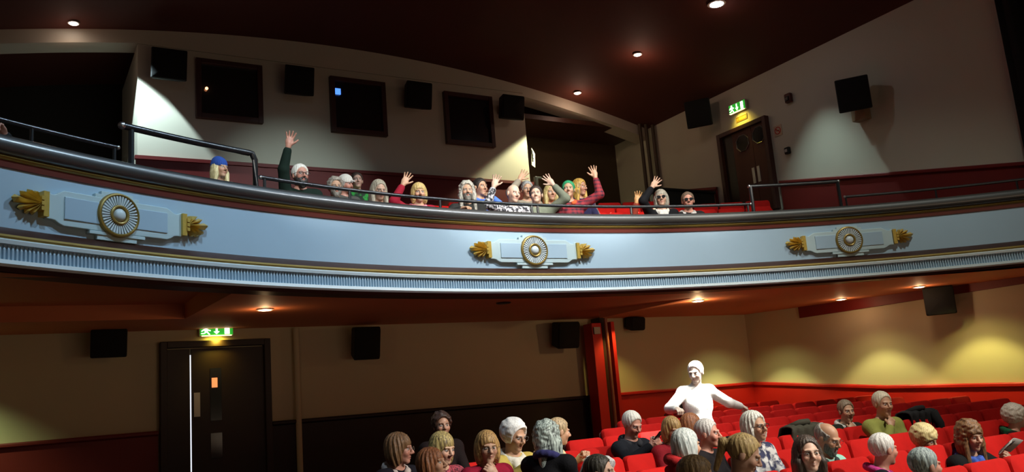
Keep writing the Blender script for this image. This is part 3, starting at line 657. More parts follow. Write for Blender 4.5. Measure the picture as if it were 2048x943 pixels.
# ---- plaster ornaments on the front
def blade(L, w, h, ang, z0=0.0):
    ca, sa = math.cos(ang), math.sin(ang); P = []
    for (l, ww, y) in ((0.0, w * 0.35, -0.012), (L * 0.86, w, -0.018)):
        for s, yy in ((-1, 0.0), (0, y - h), (1, 0.0)): P.append((l, s * ww / 2, yy))
    P.append((L, 0, -h * 0.3))
    return [(x * ca - z * sa, y, x * sa + z * ca + z0) for x, z, y in P], [(0, 1, 4, 3), (1, 2, 5, 4), (3, 4, 6), (4, 5, 6), (0, 2, 1)]
def ornament(px, py, label):
    p = cyl(px, py, 10.65); a = cang(p); x, y = pol(10.699, a)
    t = thing('plaster_ornament', label, 'wall ornament', (x, y, 1.95), -a, 'ornaments on the circle front')
    def bend(mb_):   # follow the curve of the front
        mb_.v = [(((10.7 + yy) * math.sin(xx / 10.7)), (10.7 + yy) * math.cos(xx / 10.7) - 10.7, zz) for xx, yy, zz in mb_.v]; return mb_
    plaque = []
    half = [(0.0, 0.15), (0.52, 0.15), (0.56, 0.13), (0.60, 0.105), (0.63, 0.10), (0.68, 0.12), (0.68, -0.12), (0.63, -0.12), (0.60, -0.125), (0.56, -0.15), (0.52, -0.165), (0.0, -0.165)]
    for s in (1, -1):
        mb_ = MB(); n = 6
        pts = [(xx, zz) for xx, zz in half]
        mb_.prism([(s * xx, zz) for xx, zz in pts], -0.05, 0.0); plaque.append(mb_)
    mb_ = MB(); [mb_.add(q.v, q.f) for q in plaque]; bend(mb_).build('plaque', M_RELIEF, t, bevel=0.006)
    for s in (1, -1):
        bend(MB().box((s * 0.35, -0.054, -0.005), (0.34, 0.018, 0.20))).build('inset_panel', M_BLUE, t, bevel=0.004)
    bend(MB().box((0, -0.025, -0.185), (0.56, 0.07, 0.03)).box((0, -0.02, -0.222), (0.40, 0.06, 0.045))).build('stepped_block', M_RELIEF, t, bevel=0.003)
    bend(MB().box((0, -0.022, 0.166), (0.44, 0.05, 0.033)).box((0, -0.022, 0.197), (0.32, 0.05, 0.032))).build('stepped_block', M_RELIEF, t, bevel=0.003)
    MB().lathe([(0.176, 0.03), (0.18, 0.085), (0.19, 0.094), (0.203, 0.088), (0.21, 0.07), (0.21, 0.0)], 48).build('outer_ring', M_GOLDP, t, smooth=True)
    MB().lathe([(0.186, 0.0), (0.186, 0.045), (0.09, 0.045), (0.01, 0.045)], 40).build('dish', M_SLATE, t)
    mb_ = MB(); N = 36
    for k in range(N):
        q = 2 * math.pi * k / N; M = Matrix.Rotation(q, 4, 'Y')
        mb_.add([tuple(M @ Vector(v)) for v in [(0.095, -0.044, -0.0045), (0.095, -0.084, -0.004), (0.095, -0.084, 0.004), (0.095, -0.044, 0.0045), (0.178, -0.044, -0.0088), (0.178, -0.090, -0.008), (0.178, -0.090, 0.008), (0.178, -0.044, 0.0088)]], [(0, 1, 5, 4), (1, 2, 6, 5), (2, 3, 7, 6), (4, 5, 6, 7), (3, 2, 1, 0)])
    mb_.build('fluting', M_WHITE, t)
    MB().lathe([(0.064, 0.07), (0.07, 0.095), (0.082, 0.1), (0.092, 0.095), (0.098, 0.06)], 40).build('inner_ring', M_GOLDP, t, smooth=True)
    MB().lathe([(0.06, 0.062), (0.058, 0.09), (0.045, 0.108), (0.022, 0.117), (0.001, 0.119)], 32).build('boss', M_WHITE, t, smooth=True)
    for s in (1, -1):
        b = MB().box((0.70, -0.04, 0), (0.05, 0.08, 0.22)).box((0.735, -0.045, 0.045), (0.03, 0.09, 0.035)).box((0.735, -0.045, 0.0), (0.03, 0.09, 0.035)).box((0.735, -0.045, -0.045), (0.03, 0.09, 0.035))
        for k, (ang, L, w) in enumerate(((62, 0.12, 0.04), (43, 0.16, 0.045), (24, 0.20, 0.05), (4, 0.255, 0.07), (-18, 0.21, 0.05), (-36, 0.17, 0.045), (-54, 0.13, 0.04))):
            v, f = blade(L, w, 0.045, math.radians(ang)); b.add([(xx + 0.735, yy - 0.025, zz) for xx, yy, zz in v], f)
        v = b.v
        if s < 0: b.v = [(-xx, yy, zz) for xx, yy, zz in v]; b.f = [tuple(q[::-1]) for q in b.f]
        bend(b).build('gilded_shell', M_GOLD, t)
    return t
ornament(235, 436, 'left gilded sunburst roundel plaque on the blue circle front')
ornament(1067, 496, 'middle gilded sunburst roundel plaque on the blue circle front')
ornament(1698, 484, 'right gilded sunburst roundel plaque on the blue circle front')
# ---- black curtain at the proscenium, dark barrier box, gear in the right alcove
P = []; F = []; N = 60
for i in range(N + 1):
    y = 7.37 - 4.2 * i / N; x = XR - 0.18 + 0.06 * math.sin(i * 1.3) + 0.02 * math.sin(i * 2.9)
    P += [(x, y, 2.4), (x + 0.01, y, 4.6), (x, y, vz(x) - 0.03)]
for i in range(N):
    for k in range(2): F.append((i * 3 + k, i * 3 + k + 1, i * 3 + k + 4, i * 3 + k + 3))
o = MB().add(P, F).build('stage_curtain', mat('black_curtain_fabric', (0.006, 0.006, 0.006), 0.95), smooth=2)
sm = o.modifiers.new('thick', 'SOLIDIFY'); sm.thickness = 0.02
tag(o, 'black side curtain at the far right above the circle front', 'curtain')
q0, q1 = atY(1292, 372, 14.6), atY(1432, 372, 14.6)
t = thing('barrier_panel', 'dark stair barrier behind the right seats of the circle', 'barrier', ((q0[0] + q1[0]) / 2, 14.6, 2.9))
w = min(q1[0], XR - 0.25) - q0[0]
MB().box((0, 0, 0.75), (w, 0.1, 1.5)).build('panel', M_DARKW, t, bevel=0.01); MB().box((0, 0, 1.53), (w + 0.06, 0.16, 0.06)).build('cap', M_BLACK, t, bevel=0.01)
q = atY(1066, 315, 16.95)
t = thing('paper_notice', 'white folded paper notice on the edge of the projection box', 'notice', (q[0], q[1], q[2]), 0.5)
MB().add([(-0.09, 0, -0.2), (0.03, -0.02, -0.25), (0.12, 0.0, 0.12), (0.02, 0.02, 0.25), (-0.09, 0.01, -0.19), (0.03, -0.01, -0.24), (0.12, 0.01, 0.13), (0.02, 0.03, 0.26)], [(0, 1, 2, 3), (7, 6, 5, 4), (0, 4, 5, 1), (1, 5, 6, 2), (2, 6, 7, 3), (3, 7, 4, 0)]).build('sheet', mat('white_paper', (0.8, 0.78, 0.7), 0.7), t)
MB().box((-0.08, -0.03, 0.02), (0.03, 0.02, 0.3)).box((-0.06, -0.035, 0.05), (0.06, 0.01, 0.02)).box((-0.06, -0.035, -0.04), (0.06, 0.01, 0.02)).build('dark_clip', M_BLACK, t)
q = atY(1071, 350, 16.3)
t = thing('grey_post', 'short grey post beside the projection box edge', 'post', (q[0], q[1], 4.1))
MB().box((0, 0, 0.47), (0.08, 0.08, 0.94)).build('shaft', mat('grey_metal_post', (0.22, 0.24, 0.23), 0.4), t, bevel=0.008); MB().box((0.06, 0, 0.92), (0.18, 0.06, 0.05)).build('arm', MATS['grey_metal_post'], t, bevel=0.008)

# ================================================================== seats
def ordinal(n): return ['first', 'second', 'third', 'fourth', 'fifth', 'sixth', 'seventh', 'eighth', 'ninth', 'tenth', 'eleventh', 'twelfth', 'thirteenth', 'fourteenth', 'fifteenth', 'sixteenth', 'seventeenth', 'eighteenth', 'nineteenth', 'twentieth', 'twenty-first', 'twenty-second', 'twenty-third', 'twenty-fourth', 'twenty-fifth'][n]


def make_seat(down):
    """tip-up theatre seat, faces local -y, origin on the floor"""
    t = thing('theatre_seat', 'x', 'seat', (0, 0, 0))
    R = Matrix.Translation((0, 0.10, 0.70)) @ Matrix.Rotation(math.radians(-11), 4, 'X')
    MB().rbox((0, 0, 0), (0.475, 0.10, 0.60), 0.05, R, pillow=0.012).build('backrest', M_SEAT, t, smooth=True)
    MB().rbox((0, 0.062, -0.02), (0.485, 0.022, 0.60), 0.05, R).build('back_shell', M_SHELL, t, smooth=True)
    if down: S = Matrix.Translation((0, -0.17, 0.385)) @ Matrix.Rotation(math.radians(90), 4, 'X')
    else: S = Matrix.Translation((0, -0.03, 0.60)) @ Matrix.Rotation(math.radians(-12), 4, 'X')
    MB().rbox((0, 0, 0), (0.45, 0.10, 0.42), 0.05, S, pillow=0.01).build('seat_cushion', M_SEAT, t, smooth=True)
    for s in (-1, 1):
        pn = MB().prism([(-0.25, 0.30), (0.16, 0.30), (0.16, 0.60), (-0.23, 0.62)], -0.016, 0.016, Matrix.Translation((s * 0.255, 0, 0)) @ Matrix.Rotation(math.radians(90), 4, 'Z'))
        pn.build('side_panel', M_SHELL, t, bevel=0.006)
        MB().rbox((0, 0, 0), (0.055, 0.34, 0.035), 0.015, Matrix.Translation((s * 0.255, -0.06, 0.635))).build('armrest', M_RAIL, t, smooth=True)
        MB().box((s * 0.255, 0.02, 0.16), (0.035, 0.08, 0.30)).box((s * 0.255, 0.0, 0.012), (0.05, 0.26, 0.024)).build('leg', M_RAIL, t, bevel=0.004)
    return t


seat_up, seat_down = make_seat(False), make_seat(True)
used = set()


def place_seat(x, y, z, rz, down, label, group):
    src = seat_down if down else seat_up
    if src.name not in used: used.add(src.name); o = src
    else:
        o = src.copy(); C.objects.link(o)
        for ch in src.children: c = ch.copy(); C.objects.link(c); c.parent = o
    o.location = (x, y, z + EYE); o.rotation_euler = (0, 0, rz); o['label'] = label; o['group'] = group
    return o


ROWS = [3.55, 4.40, 5.25, 6.10, 6.95, 7.80, 8.65, 9.50, 10.35]     # y of the heads in each row
OFFS = [0.2, 0.25, 0.05, 0.08, 0.2, 0.1, 0.2, 0.1, 0.2, 0.1, 0.2]
XMIN = [2.5, 2.5, 2.0, 2.0, 3.0, 5.6, 6.3, 7.6, 9.2]
taken = {}            # (row, column) -> label of the person, filled before the seats are placed


def seat_spot(row, x):
    k = round((x - OFFS[row]) / 0.5); return OFFS[row] + k * 0.5, k


def lay_stalls():
    for r, y in enumerate(ROWS):
        ys = y + 0.20; zf = fz(ys); k = 0; n = 0
        while True:
            x = OFFS[r] + 0.5 * k; k += 1
            if x > (12.6 if r < 8 else 11.2): break
            if x < XMIN[r]: continue
            q = proj((x, ys, zf + 1.02))
            if q[1] > 955 or q[0] > 2095 or q[0] < -40: continue
            who = taken.get((r, k - 1)); n += 1
            lb = ('red seat under ' + who) if who else 'empty red tip-up seat, %s from the left in the %s stalls row back' % (ordinal(n - 1), ordinal(r))
            place_seat(x, ys, zf, 0, bool(who), lb, 'red seats in the stalls')


def crow(k): return 11.55 + 0.9 * k           # radius of the heads in circle row k


def lay_circle():
    for k in range(4):
        r = crow(k) + 0.19; z = 1.70 + 0.3 * k; da = 0.5 / r; n = 0
        i0, i1 = -20, 30
        for i in range(i0, i1):
            a = (i + 0.5 * (k % 2)) * da; x, y = pol(r, a)
            if x > XR - 0.5 or x < XL: continue
            q = proj((x, y, z + 1.0)); 
            lo, hi = ((560, 1610), (600, 1560), (600, 1520), (900, 1330))[k]
            if q[0] < lo or q[0] > hi: continue
            who = ctaken.get((k, i)); n += 1
            lb = ('red circle seat under ' + who) if who else 'empty red circle seat, %s from the left in the %s row up' % (ordinal(n - 1), ordinal(k))
            place_seat(x, y, z, -a, bool(who), lb, 'red seats in the circle')


ctaken = {}

# ================================================================== people: smooth implicit bodies on a graded grid
def graded(lo, hi, fine, hf, hc):
    """1-D coordinates, spacing hf inside the fine intervals and hc elsewhere"""
    xs = [lo]; x = lo
    while x < hi:
        d = min([max(a - x, x - b, 0) for a, b in fine] + [9]); h = min(hc, hf + d * 0.35); x += h; xs.append(x)
    return np.array(xs, dtype=np.float64)


class SDF:
    def __init__(s, xs, ys, zs):
        s.x, s.y, s.z = xs, ys, zs; s.D = np.full((len(xs), len(ys), len(zs)), 0.25)

    def win(s, lo, hi, m):
        i = [(np.searchsorted(a, lo[k] - m), np.searchsorted(a, hi[k] + m)) for k, a in enumerate((s.x, s.y, s.z))]
        if any(b - a < 1 for a, b in i): return None
        sl = tuple(slice(a, b) for a, b in i)
        return sl, s.x[sl[0]][:, None, None], s.y[sl[1]][None, :, None], s.z[sl[2]][None, None, :]

    def comb(s, sl, d, k, op):
        A = s.D[sl]
        if op == 'u':
            if k > 0: h = np.clip(0.5 + 0.5 * (A - d) / k, 0, 1); s.D[sl] = A + (d - A) * h - k * h * (1 - h)
            else: s.D[sl] = np.minimum(A, d)
        else:
            d = -d
            if k > 0: h = np.clip(0.5 - 0.5 * (A - d) / k, 0, 1); s.D[sl] = A + (d - A) * h + k * h * (1 - h)
            else: s.D[sl] = np.maximum(A, d)

    def cone(s, a, b, r1, r2=None, k=0.02, op='u'):
        a = np.array(a, float); b = np.array(b, float); r2 = r1 if r2 is None else r2; R = max(r1, r2)
        w = s.win(np.minimum(a, b) - R, np.maximum(a, b) + R, k + 0.05)
        if w is None: return
        sl, X, Y, Z = w; ba = b - a; L = float(ba @ ba) + 1e-9
        t = np.clip(((X - a[0]) * ba[0] + (Y - a[1]) * ba[1] + (Z - a[2]) * ba[2]) / L, 0, 1)
        d = np.sqrt((X - a[0] - t * ba[0]) ** 2 + (Y - a[1] - t * ba[1]) ** 2 + (Z - a[2] - t * ba[2]) ** 2) - (r1 + (r2 - r1) * t)
        s.comb(sl, d, k, op)

    def ell(s, c, r, k=0.02, op='u', R=None, noise=None):
        c = np.array(c, float); r = np.array(r, float); m = max(r)
        w = s.win(c - m, c + m, k + 0.05)
        if w is None: return
        sl, X, Y, Z = w; P = [X - c[0], Y - c[1], Z - c[2]]
        if R is not None: P = [R[0, i] * P[0] + R[1, i] * P[1] + R[2, i] * P[2] for i in range(3)]
        k0 = np.sqrt((P[0] / r[0]) ** 2 + (P[1] / r[1]) ** 2 + (P[2] / r[2]) ** 2)
        k1 = np.sqrt((P[0] / r[0] ** 2) ** 2 + (P[1] / r[1] ** 2) ** 2 + (P[2] / r[2] ** 2) ** 2) + 1e-9
        d = k0 * (k0 - 1) / k1
        if noise: d = d + noise(X, Y, Z)
        s.comb(sl, d, k, op)

    def mesh(s):
        D = s.D; S = D < 0; nx, ny, nz = D.shape
        cs = np.zeros((nx - 1, ny - 1, nz - 1), np.int8)
        for i in (0, 1):
            for j in (0, 1):
                for k in (0, 1): cs += S[i:nx - 1 + i, j:ny - 1 + j, k:nz - 1 + k]
        act = (cs > 0) & (cs < 8); idx = -np.ones(act.shape, np.int64); I = np.argwhere(act); idx[act] = np.arange(len(I))
        acc = np.zeros((len(I), 3)); cnt = np.zeros(len(I)); G = (s.x, s.y, s.z)
        for ax in range(3):
            o1, o2 = [a for a in range(3) if a != ax]
            for a in (0, 1):
                for b in (0, 1):
                    off = np.zeros(3, int); off[o1] = a; off[o2] = b; p = I + off; q = p.copy(); q[:, ax] += 1
                    d0 = D[p[:, 0], p[:, 1], p[:, 2]]; d1 = D[q[:, 0], q[:, 1], q[:, 2]]; m = (d0 < 0) != (d1 < 0)
                    t = np.where(m, d0 / np.where(m, d0 - d1, 1), 0); P = np.stack([G[c][p[:, c]] for c in range(3)], 1)
                    P[:, ax] += t * (G[ax][q[:, ax]] - G[ax][p[:, ax]]); acc[m] += P[m]; cnt[m] += 1
        V = acc / cnt[:, None]; F = []
        for ax in range(3):
            sl0 = [slice(1, -1)] * 3; sl0[ax] = slice(0, -1); sl1 = [slice(1, -1)] * 3; sl1[ax] = slice(1, None)
            A = S[tuple(sl0)]; B = S[tuple(sl1)]; E = np.argwhere(A != B)
            if not len(E): continue
            base = E + 1; base[:, ax] -= 1; ins = A[E[:, 0], E[:, 1], E[:, 2]]
            o1, o2 = (ax + 1) % 3, (ax + 2) % 3; q = []
            for (a, b) in ((0, 0), (-1, 0), (-1, -1), (0, -1)):
                c = base.copy(); c[:, o1] += a; c[:, o2] += b; q.append(idx[c[:, 0], c[:, 1], c[:, 2]])
            q = np.stack(q, 1); q[~ins] = q[~ins][:, ::-1]; F.append(q)
        return V, np.concatenate(F)


def np_mesh(name, V, F, material, parent, loc=(0, 0, 0), tint=None):
    me = bpy.data.meshes.new(name); me.vertices.add(len(V)); me.vertices.foreach_set('co', V.astype(np.float32).ravel())
    me.loops.add(F.size); me.loops.foreach_set('vertex_index', F.astype(np.int32).ravel())
    me.polygons.add(len(F)); me.polygons.foreach_set('loop_start', np.arange(0, F.size, 4, dtype=np.int32))
    me.polygons.foreach_set('use_smooth', np.ones(len(F), bool)); me.update(calc_edges=True)
    if tint is not None:
        a = me.color_attributes.new('tint', 'FLOAT_COLOR', 'POINT'); a.data.foreach_set('color', np.c_[tint, np.ones(len(V))].astype(np.float32).ravel())
    me.materials.append(material)
    o = bpy.data.objects.new(name, me); C.objects.link(o); o.parent = parent; o.location = loc
    return o


def rotm(yaw, pitch=0.0, roll=0.0):
    """columns = local axes; pitch > 0 looks down, yaw turns -y towards +x"""
    cy_, sy = math.cos(yaw), math.sin(yaw); Z = np.array([[cy_, -sy, 0], [sy, cy_, 0], [0, 0, 1]])
    a = pitch; X = np.array([[1, 0, 0], [0, math.cos(a), -math.sin(a)], [0, math.sin(a), math.cos(a)]])
    r = roll; Yr = np.array([[math.cos(r), 0, math.sin(r)], [0, 1, 0], [-math.sin(r), 0, math.cos(r)]])
    return Z @ X @ Yr


def hand(sd, wr, f, n, s, kind, sc=1.0):
    """wr wrist, f direction of the forearm, n palm normal, side s (+1: thumb on +side)"""
    f = f / np.linalg.norm(f); n = n - f * (n @ f); n /= np.linalg.norm(n) + 1e-9; e = np.cross(f, n) * s
    R = np.stack([e, f, n], 1); P = lambda a, b, c: wr + sc * (a * e + b * f + c * n)
    sd.ell(P(0, 0.048, 0), np.array((0.043, 0.054, 0.0165)) * sc, 0.012, R=R)
    sd.cone(wr, P(0, 0.03, 0), 0.026 * sc, 0.026 * sc, 0.015)
    if kind == 'open':
        for i, (x, L, sp) in enumerate(((0.031, 0.070, 0.30), (0.011, 0.080, 0.08), (-0.011, 0.075, -0.12), (-0.031, 0.058, -0.34))):
            b = P(x, 0.085, 0); m = P(x + math.sin(sp) * L * 0.5, 0.085 + math.cos(sp) * L * 0.52, 0.002); t = P(x + math.sin(sp) * L, 0.085 + math.cos(sp) * L * 0.97, 0.014)
            sd.cone(b, m, 0.0098 * sc, 0.0090 * sc, 0.004); sd.cone(m, t, 0.0090 * sc, 0.0078 * sc, 0.003)
        a, b, c = P(0.028, 0.025, 0.004), P(0.062, 0.052, 0.012), P(0.085, 0.082, 0.014)
        sd.cone(a, b, 0.014 * sc, 0.011 * sc, 0.01); sd.cone(b, c, 0.011 * sc, 0.009 * sc, 0.004)
    else:
        for i, (x, L) in enumerate(((0.031, 0.034), (0.011, 0.038), (-0.011, 0.036), (-0.031, 0.029))):
            b = P(x, 0.085, 0); m = P(x, 0.085 + L * 0.75, 0.018); t = P(x * 0.9, 0.085 + L * 0.45, 0.050); u = P(x * 0.9, 0.075, 0.054)
            sd.cone(b, m, 0.0100 * sc, 0.0092 * sc, 0.004); sd.cone(m, t, 0.0092 * sc, 0.0085 * sc, 0.003); sd.cone(t, u, 0.0085 * sc, 0.0078 * sc, 0.003)
        a, b, c = P(0.026, 0.025, 0.006), P(0.05, 0.055, 0.022), P(0.036, 0.08, 0.042)
        sd.cone(a, b, 0.014 * sc, 0.011 * sc, 0.01); sd.cone(b, c, 0.011 * sc, 0.009 * sc, 0.004)


def ik(sh, tgt, up, lo, pole):
    v = tgt - sh; d = np.linalg.norm(v); k = max(1.0, d / (0.985 * (up + lo))); up *= k; lo *= k; u = v / d
    a = (up * up - lo * lo + d * d) / (2 * d); h = math.sqrt(max(0, up * up - a * a)); p = pole - u * (pole @ u); p /= np.linalg.norm(p) + 1e-9
    return sh + u * a + p * h


def fold(amp, seed):
    q = [(13 + 7 * ((seed * 7 + i * 3) % 5), (seed + i) * 1.7) for i in range(4)]
    return lambda X, Y, Z: amp * (np.sin(X * q[0][0] + Z * 21 + q[0][1]) * np.sin(Y * q[1][0] - Z * 9 + q[1][1]) + 0.6 * np.sin(X * q[2][0] * 2 + Y * 31 + Z * 35 + q[3][1]))


PN = [0]


def person(label, px, py, plane, yaw, look, skin=(0.62, 0.36, 0.25), hair=None, top=(0.1, 0.1, 0.1), pose='sit', arms=('lap', 'lap'), s=1.0, fine=0.0048,
           glasses=None, beard=None, lean=0.0, scarf=None, collar=None, hat=None, trouser=(0.02, 0.02, 0.03), topmat=None, smile=0.0, hood=None, holdspec=None, lips=(0.45, 0.12, 0.1), brow=None, shrug=0.0):
    """px, py: where the centre of the head is seen; plane: ('y', value) or ('r', radius) fixes its distance;
    yaw: body heading in degrees (0 faces the stage); look: (yaw, pitch, roll) of the head in degrees"""
    PN[0] += 1; seed = PN[0]
    H = atY(px, py, plane[1]) if plane[0] == 'y' else cyl(px, py, plane[1])
    yb = math.radians(yaw); B = rotm(yb)
    t = thing('person', label, 'person', (float(H[0]), float(H[1]), float(H[2])))
    # local world-aligned coordinates, origin = head centre, real metres scaled by s afterwards
    w2 = lambda x, y, z: B @ np.array((x, y, z), float)                       # body frame -> aligned
    Hd = rotm(math.radians(look[0]), math.radians(look[1]), math.radians(look[2]))
    hp = lambda x, y, z: Hd @ np.array((x, y, z), float)
    ln = lean
    neck = w2(0, 0.045, -0.155); chest = w2(0, 0.06 + ln * 0.25, -0.36); sh = {k: w2(k * 0.158, 0.05 + ln * 0.1, -0.222 + shrug) for k in (-1, 1)}
    bel = w2(0, 0.07 + ln * 0.6, -0.52); pel = w2(0, 0.08 + ln, -0.67)
    A = {}
    for k, spec in ((-1, arms[0]), (1, arms[1])):   # -1: their right arm (local -x faces... see below)
        if spec is None: spec = 'lap'
        if isinstance(spec, str): spec = (spec,)
        kd = spec[0]; pole = w2(k * 0.8, 0.3, -1.0); nrm = w2(0, 0, -1); open_ = 'fist'
        if kd == 'lap': tg = w2(k * 0.10, -0.30, -0.60); nrm = w2(0, 0.2, -1)
        elif kd == 'chin': tg = hp(k * 0.03, -0.12, -0.215) * 1.0; pole = w2(k * 0.8, -0.2, -1.0); nrm = w2(-k * 0.3, 1, 0.2)
        elif kd == 'hold': tg = w2(k * 0.09, -0.34, -0.33); pole = w2(k * 1.0, 0.0, -0.7); nrm = w2(-k, 0.0, 0.5)
        elif kd == 'holdhi': tg = w2(k * 0.06, -0.29, -0.20); pole = w2(k * 1.0, 0.0, -0.7); nrm = w2(-k, 0.1, 0.5)
        elif kd == 'rail': tg = w2(k * 0.16, -0.36, -0.31); pole = w2(k * 1.0, 0.2, -0.4); nrm = w2(0, 0.1, -1)
        elif kd == 'hips': tg = w2(k * 0.27, -0.02, -0.62); pole = w2(k * 1.0, 0.25, 0.0); nrm = w2(-k, 0, 0)
        elif kd == 'reach':
            hw = atY(spec[1], spec[2], plane[1] + spec[3]) if plane[0] == 'y' else cyl(spec[1], spec[2], plane[1] + spec[3])
            tg = (hw - H) / s; pole = w2(k * 1.0, 0.25, -0.7); nrm = w2(0, 0.1, -1)
        elif kd == 'wave':
            hw = atY(spec[1], spec[2], plane[1] - 0.1) if plane[0] == 'y' else cyl(spec[1], spec[2], plane[1] + (spec[3] if len(spec) > 3 else -0.12))
            tg = (hw - H) / s; pole = w2(k * 0.8, -0.3, -0.6); nrm = -(H / np.linalg.norm(H)); open_ = 'open'
        elbow = ik(sh[k], tg, 0.29, 0.25, pole); f = tg - elbow
        if kd == 'wave': f = f / np.linalg.norm(f); tg = tg - f * 0.075; elbow = ik(sh[k], tg, 0.29, 0.25, pole); f = tg - elbow
        A[k] = (elbow, tg, f, nrm, open_, kd)
    stand = pose == 'stand'
    if stand: hipz = -0.80; pel = w2(0, 0.06, hipz); bel = w2(0, 0.05, -0.60)
    legs = {}
    for k in (-1, 1):
        hip = pel + w2(k * 0.085, 0, -0.02)
        if stand: knee = hip + w2(k * 0.03, -0.03, -0.42); ank = knee + w2(k * 0.0, 0.04, -0.42); toe = ank + w2(0, -0.17, -0.04)
        else: knee = hip + w2(k * 0.05, -0.42, 0.02); ank = knee + w2(0, 0.03, -0.42); toe = ank + w2(0, -0.16, -0.03)
        legs[k] = (hip, knee, ank, toe)
    pts = [neck, pel, w2(0, 0.2, -0.4)] + [v for k in A for v in (A[k][0], A[k][1])] + [p for k in legs for p in legs[k]] + list(sh.values())
    hv = [k for k in A if A[k][5] in ('wave', 'chin', 'hold', 'holdhi', 'rail', 'reach')]
    for k in hv: pts.append(A[k][1] + A[k][2] / np.linalg.norm(A[k][2]) * 0.2)
    pts = np.array(pts); lo = np.minimum(pts.min(0) - 0.12, -0.17); hi = np.maximum(pts.max(0) + 0.12, 0.17)
    fx = [[(-0.13, 0.13)], [(-0.14, 0.14)], [(-0.15, 0.15)]]
    for k in hv:
        u = A[k][2] / np.linalg.norm(A[k][2]); c0 = A[k][1]; c1 = c0 + u * 0.17
        for d_ in range(3): fx[d_].append((min(c0[d_], c1[d_]) - 0.05, max(c0[d_], c1[d_]) + 0.05))
    xs, ys, zs = (graded(lo[i], hi[i], fx[i], fine, 0.02) for i in range(3))
    sd = SDF(xs, ys, zs)
    # trunk
    sd.ell(pel, (0.165, 0.125, 0.12), 0.05, R=B); sd.ell(bel, (0.15, 0.115, 0.15), 0.06, R=B)
    sd.ell(chest, (0.165, 0.115, 0.17), 0.06, R=B); sd.cone(sh[-1], sh[1], 0.062, 0.062, 0.05)
    for k in (-1, 1): sd.cone(neck + w2(0, 0.01, -0.01), sh[k], 0.05, 0.05, 0.04)
    sd.cone(neck + w2(0, 0.012, -0.05), hp(0, 0.022, -0.05), 0.057, 0.052, 0.025)
    for k in (-1, 1):
        hip, knee, ank, toe = legs[k]
        sd.cone(hip, knee, 0.088, 0.06, 0.04); sd.cone(knee, ank, 0.056, 0.04, 0.03); sd.cone(ank, toe, 0.045, 0.036, 0.02)
        el, tg, f, nrm, op, kd = A[k]
        sd.cone(sh[k], el, 0.048, 0.038, 0.03); sd.cone(el, tg, 0.038, 0.026, 0.02)
        hand(sd, tg, f, nrm, -k, op)
    # head
    h = lambda c, r, k_=0.015, op='u': sd.ell(hp(*c), r, k_, op, R=Hd)
    h((0, 0.018, 0.030), (0.074, 0.093, 0.085), 0.02); h((0, -0.022, -0.035), (0.060, 0.066, 0.080), 0.03)
    h((0, -0.062, -0.097), (0.026, 0.022, 0.020), 0.025)
    for k in (-1, 1):
        h((k * 0.036, -0.062, -0.028), (0.024, 0.024, 0.026), 0.02)
        sd.cone(hp(k * 0.010, -0.084, 0.020), hp(k * 0.042, -0.076, 0.022), 0.010, 0.008, 0.014)
        h((k * 0.031, -0.092, 0.001), (0.019, 0.016, 0.013), 0.010, 'd')
        h((k * 0.031, -0.0735, 0.001), (0.0145, 0.0145, 0.0125), 0.003)
        h((k * 0.079, 0.012, -0.008), (0.011, 0.021, 0.032), 0.008)
        h((k * 0.012, -0.097, -0.034), (0.009, 0.010, 0.008), 0.006)
        sd.cone(hp(0, -0.0855, -0.058), hp(k * 0.024, -0.074, -0.063 + smile * 0.009), 0.0068, 0.0045, 0.006)
        sd.cone(hp(0, -0.0830, -0.073), hp(k * 0.022, -0.073, -0.067 + smile * 0.008), 0.0072, 0.0045, 0.006)
        if smile: h((k * 0.040, -0.066, -0.036), (0.017, 0.017, 0.015), 0.012)
    sd.cone(hp(0, -0.084, 0.012), hp(0, -0.110, -0.026), 0.0085, 0.0125, 0.010)
    V, F = sd.mesh()
    # colours that belong to the skin, lips, brows, trousers
    Q = V @ Hd; T = np.tile(np.array(skin, float), (len(V), 1))
    def tintg(c, rad, col, amt):
        d = ((Q - np.array(c)) / np.array(rad)); wgt = np.exp(-(d ** 2).sum(1))[:, None] * amt; T[:] = T * (1 - wgt) + np.array(col) * wgt
    for k in (-1, 1): tintg((k * 0.042, -0.075, -0.03), (0.022, 0.03, 0.02), (skin[0] * 1.02, skin[1] * 0.7, skin[2] * 0.66), 0.6)
    tintg((0, -0.115, -0.03), (0.014, 0.012, 0.014), (skin[0], skin[1] * 0.72, skin[2] * 0.68), 0.5)
    tintg((0, -0.088, -0.065), (0.022, 0.02, 0.0095), lips, 0.9)
    if smile > 0.5: tintg((0, -0.088, -0.0655), (0.017, 0.02, 0.0036), (0.8, 0.72, 0.62), 0.95)
    else: tintg((0, -0.088, -0.0650), (0.022, 0.02, 0.0024), (0.10, 0.02, 0.02), 0.8)
    hc = hair[1] if hair else (0.2, 0.14, 0.1); bc = brow or tuple(v * 0.6 for v in hc)
    for k in (-1, 1):
        for x in (0.016, 0.027, 0.038): tintg((k * x, -0.085, 0.0225 - abs(x - 0.027) * 0.2), (0.0075, 0.018, 0.0045), bc, 0.8)
        e = (np.abs(Q[:, 0] - k * 0.031) < 0.014) & (np.abs(Q[:, 2] - 0.001) < 0.0065) & (Q[:, 1] < -0.070)
        d = (Q[:, 0] - k * 0.031) ** 2 + (Q[:, 2] - 0.001) ** 2
        T[e] = (0.62, 0.58, 0.54); T[e & (d < 0.0062 ** 2)] = (0.03, 0.02, 0.015)
        l = (np.abs(Q[:, 0] - k * 0.031) < 0.016) & (np.abs(Q[:, 2] - 0.0085) < 0.0022) & (Q[:, 1] < -0.068); T[l] = (0.06, 0.03, 0.02)
    BV = V @ B; lg = (BV[:, 2] < -0.56) & (BV[:, 1] < 0.3); T[lg] = trouser
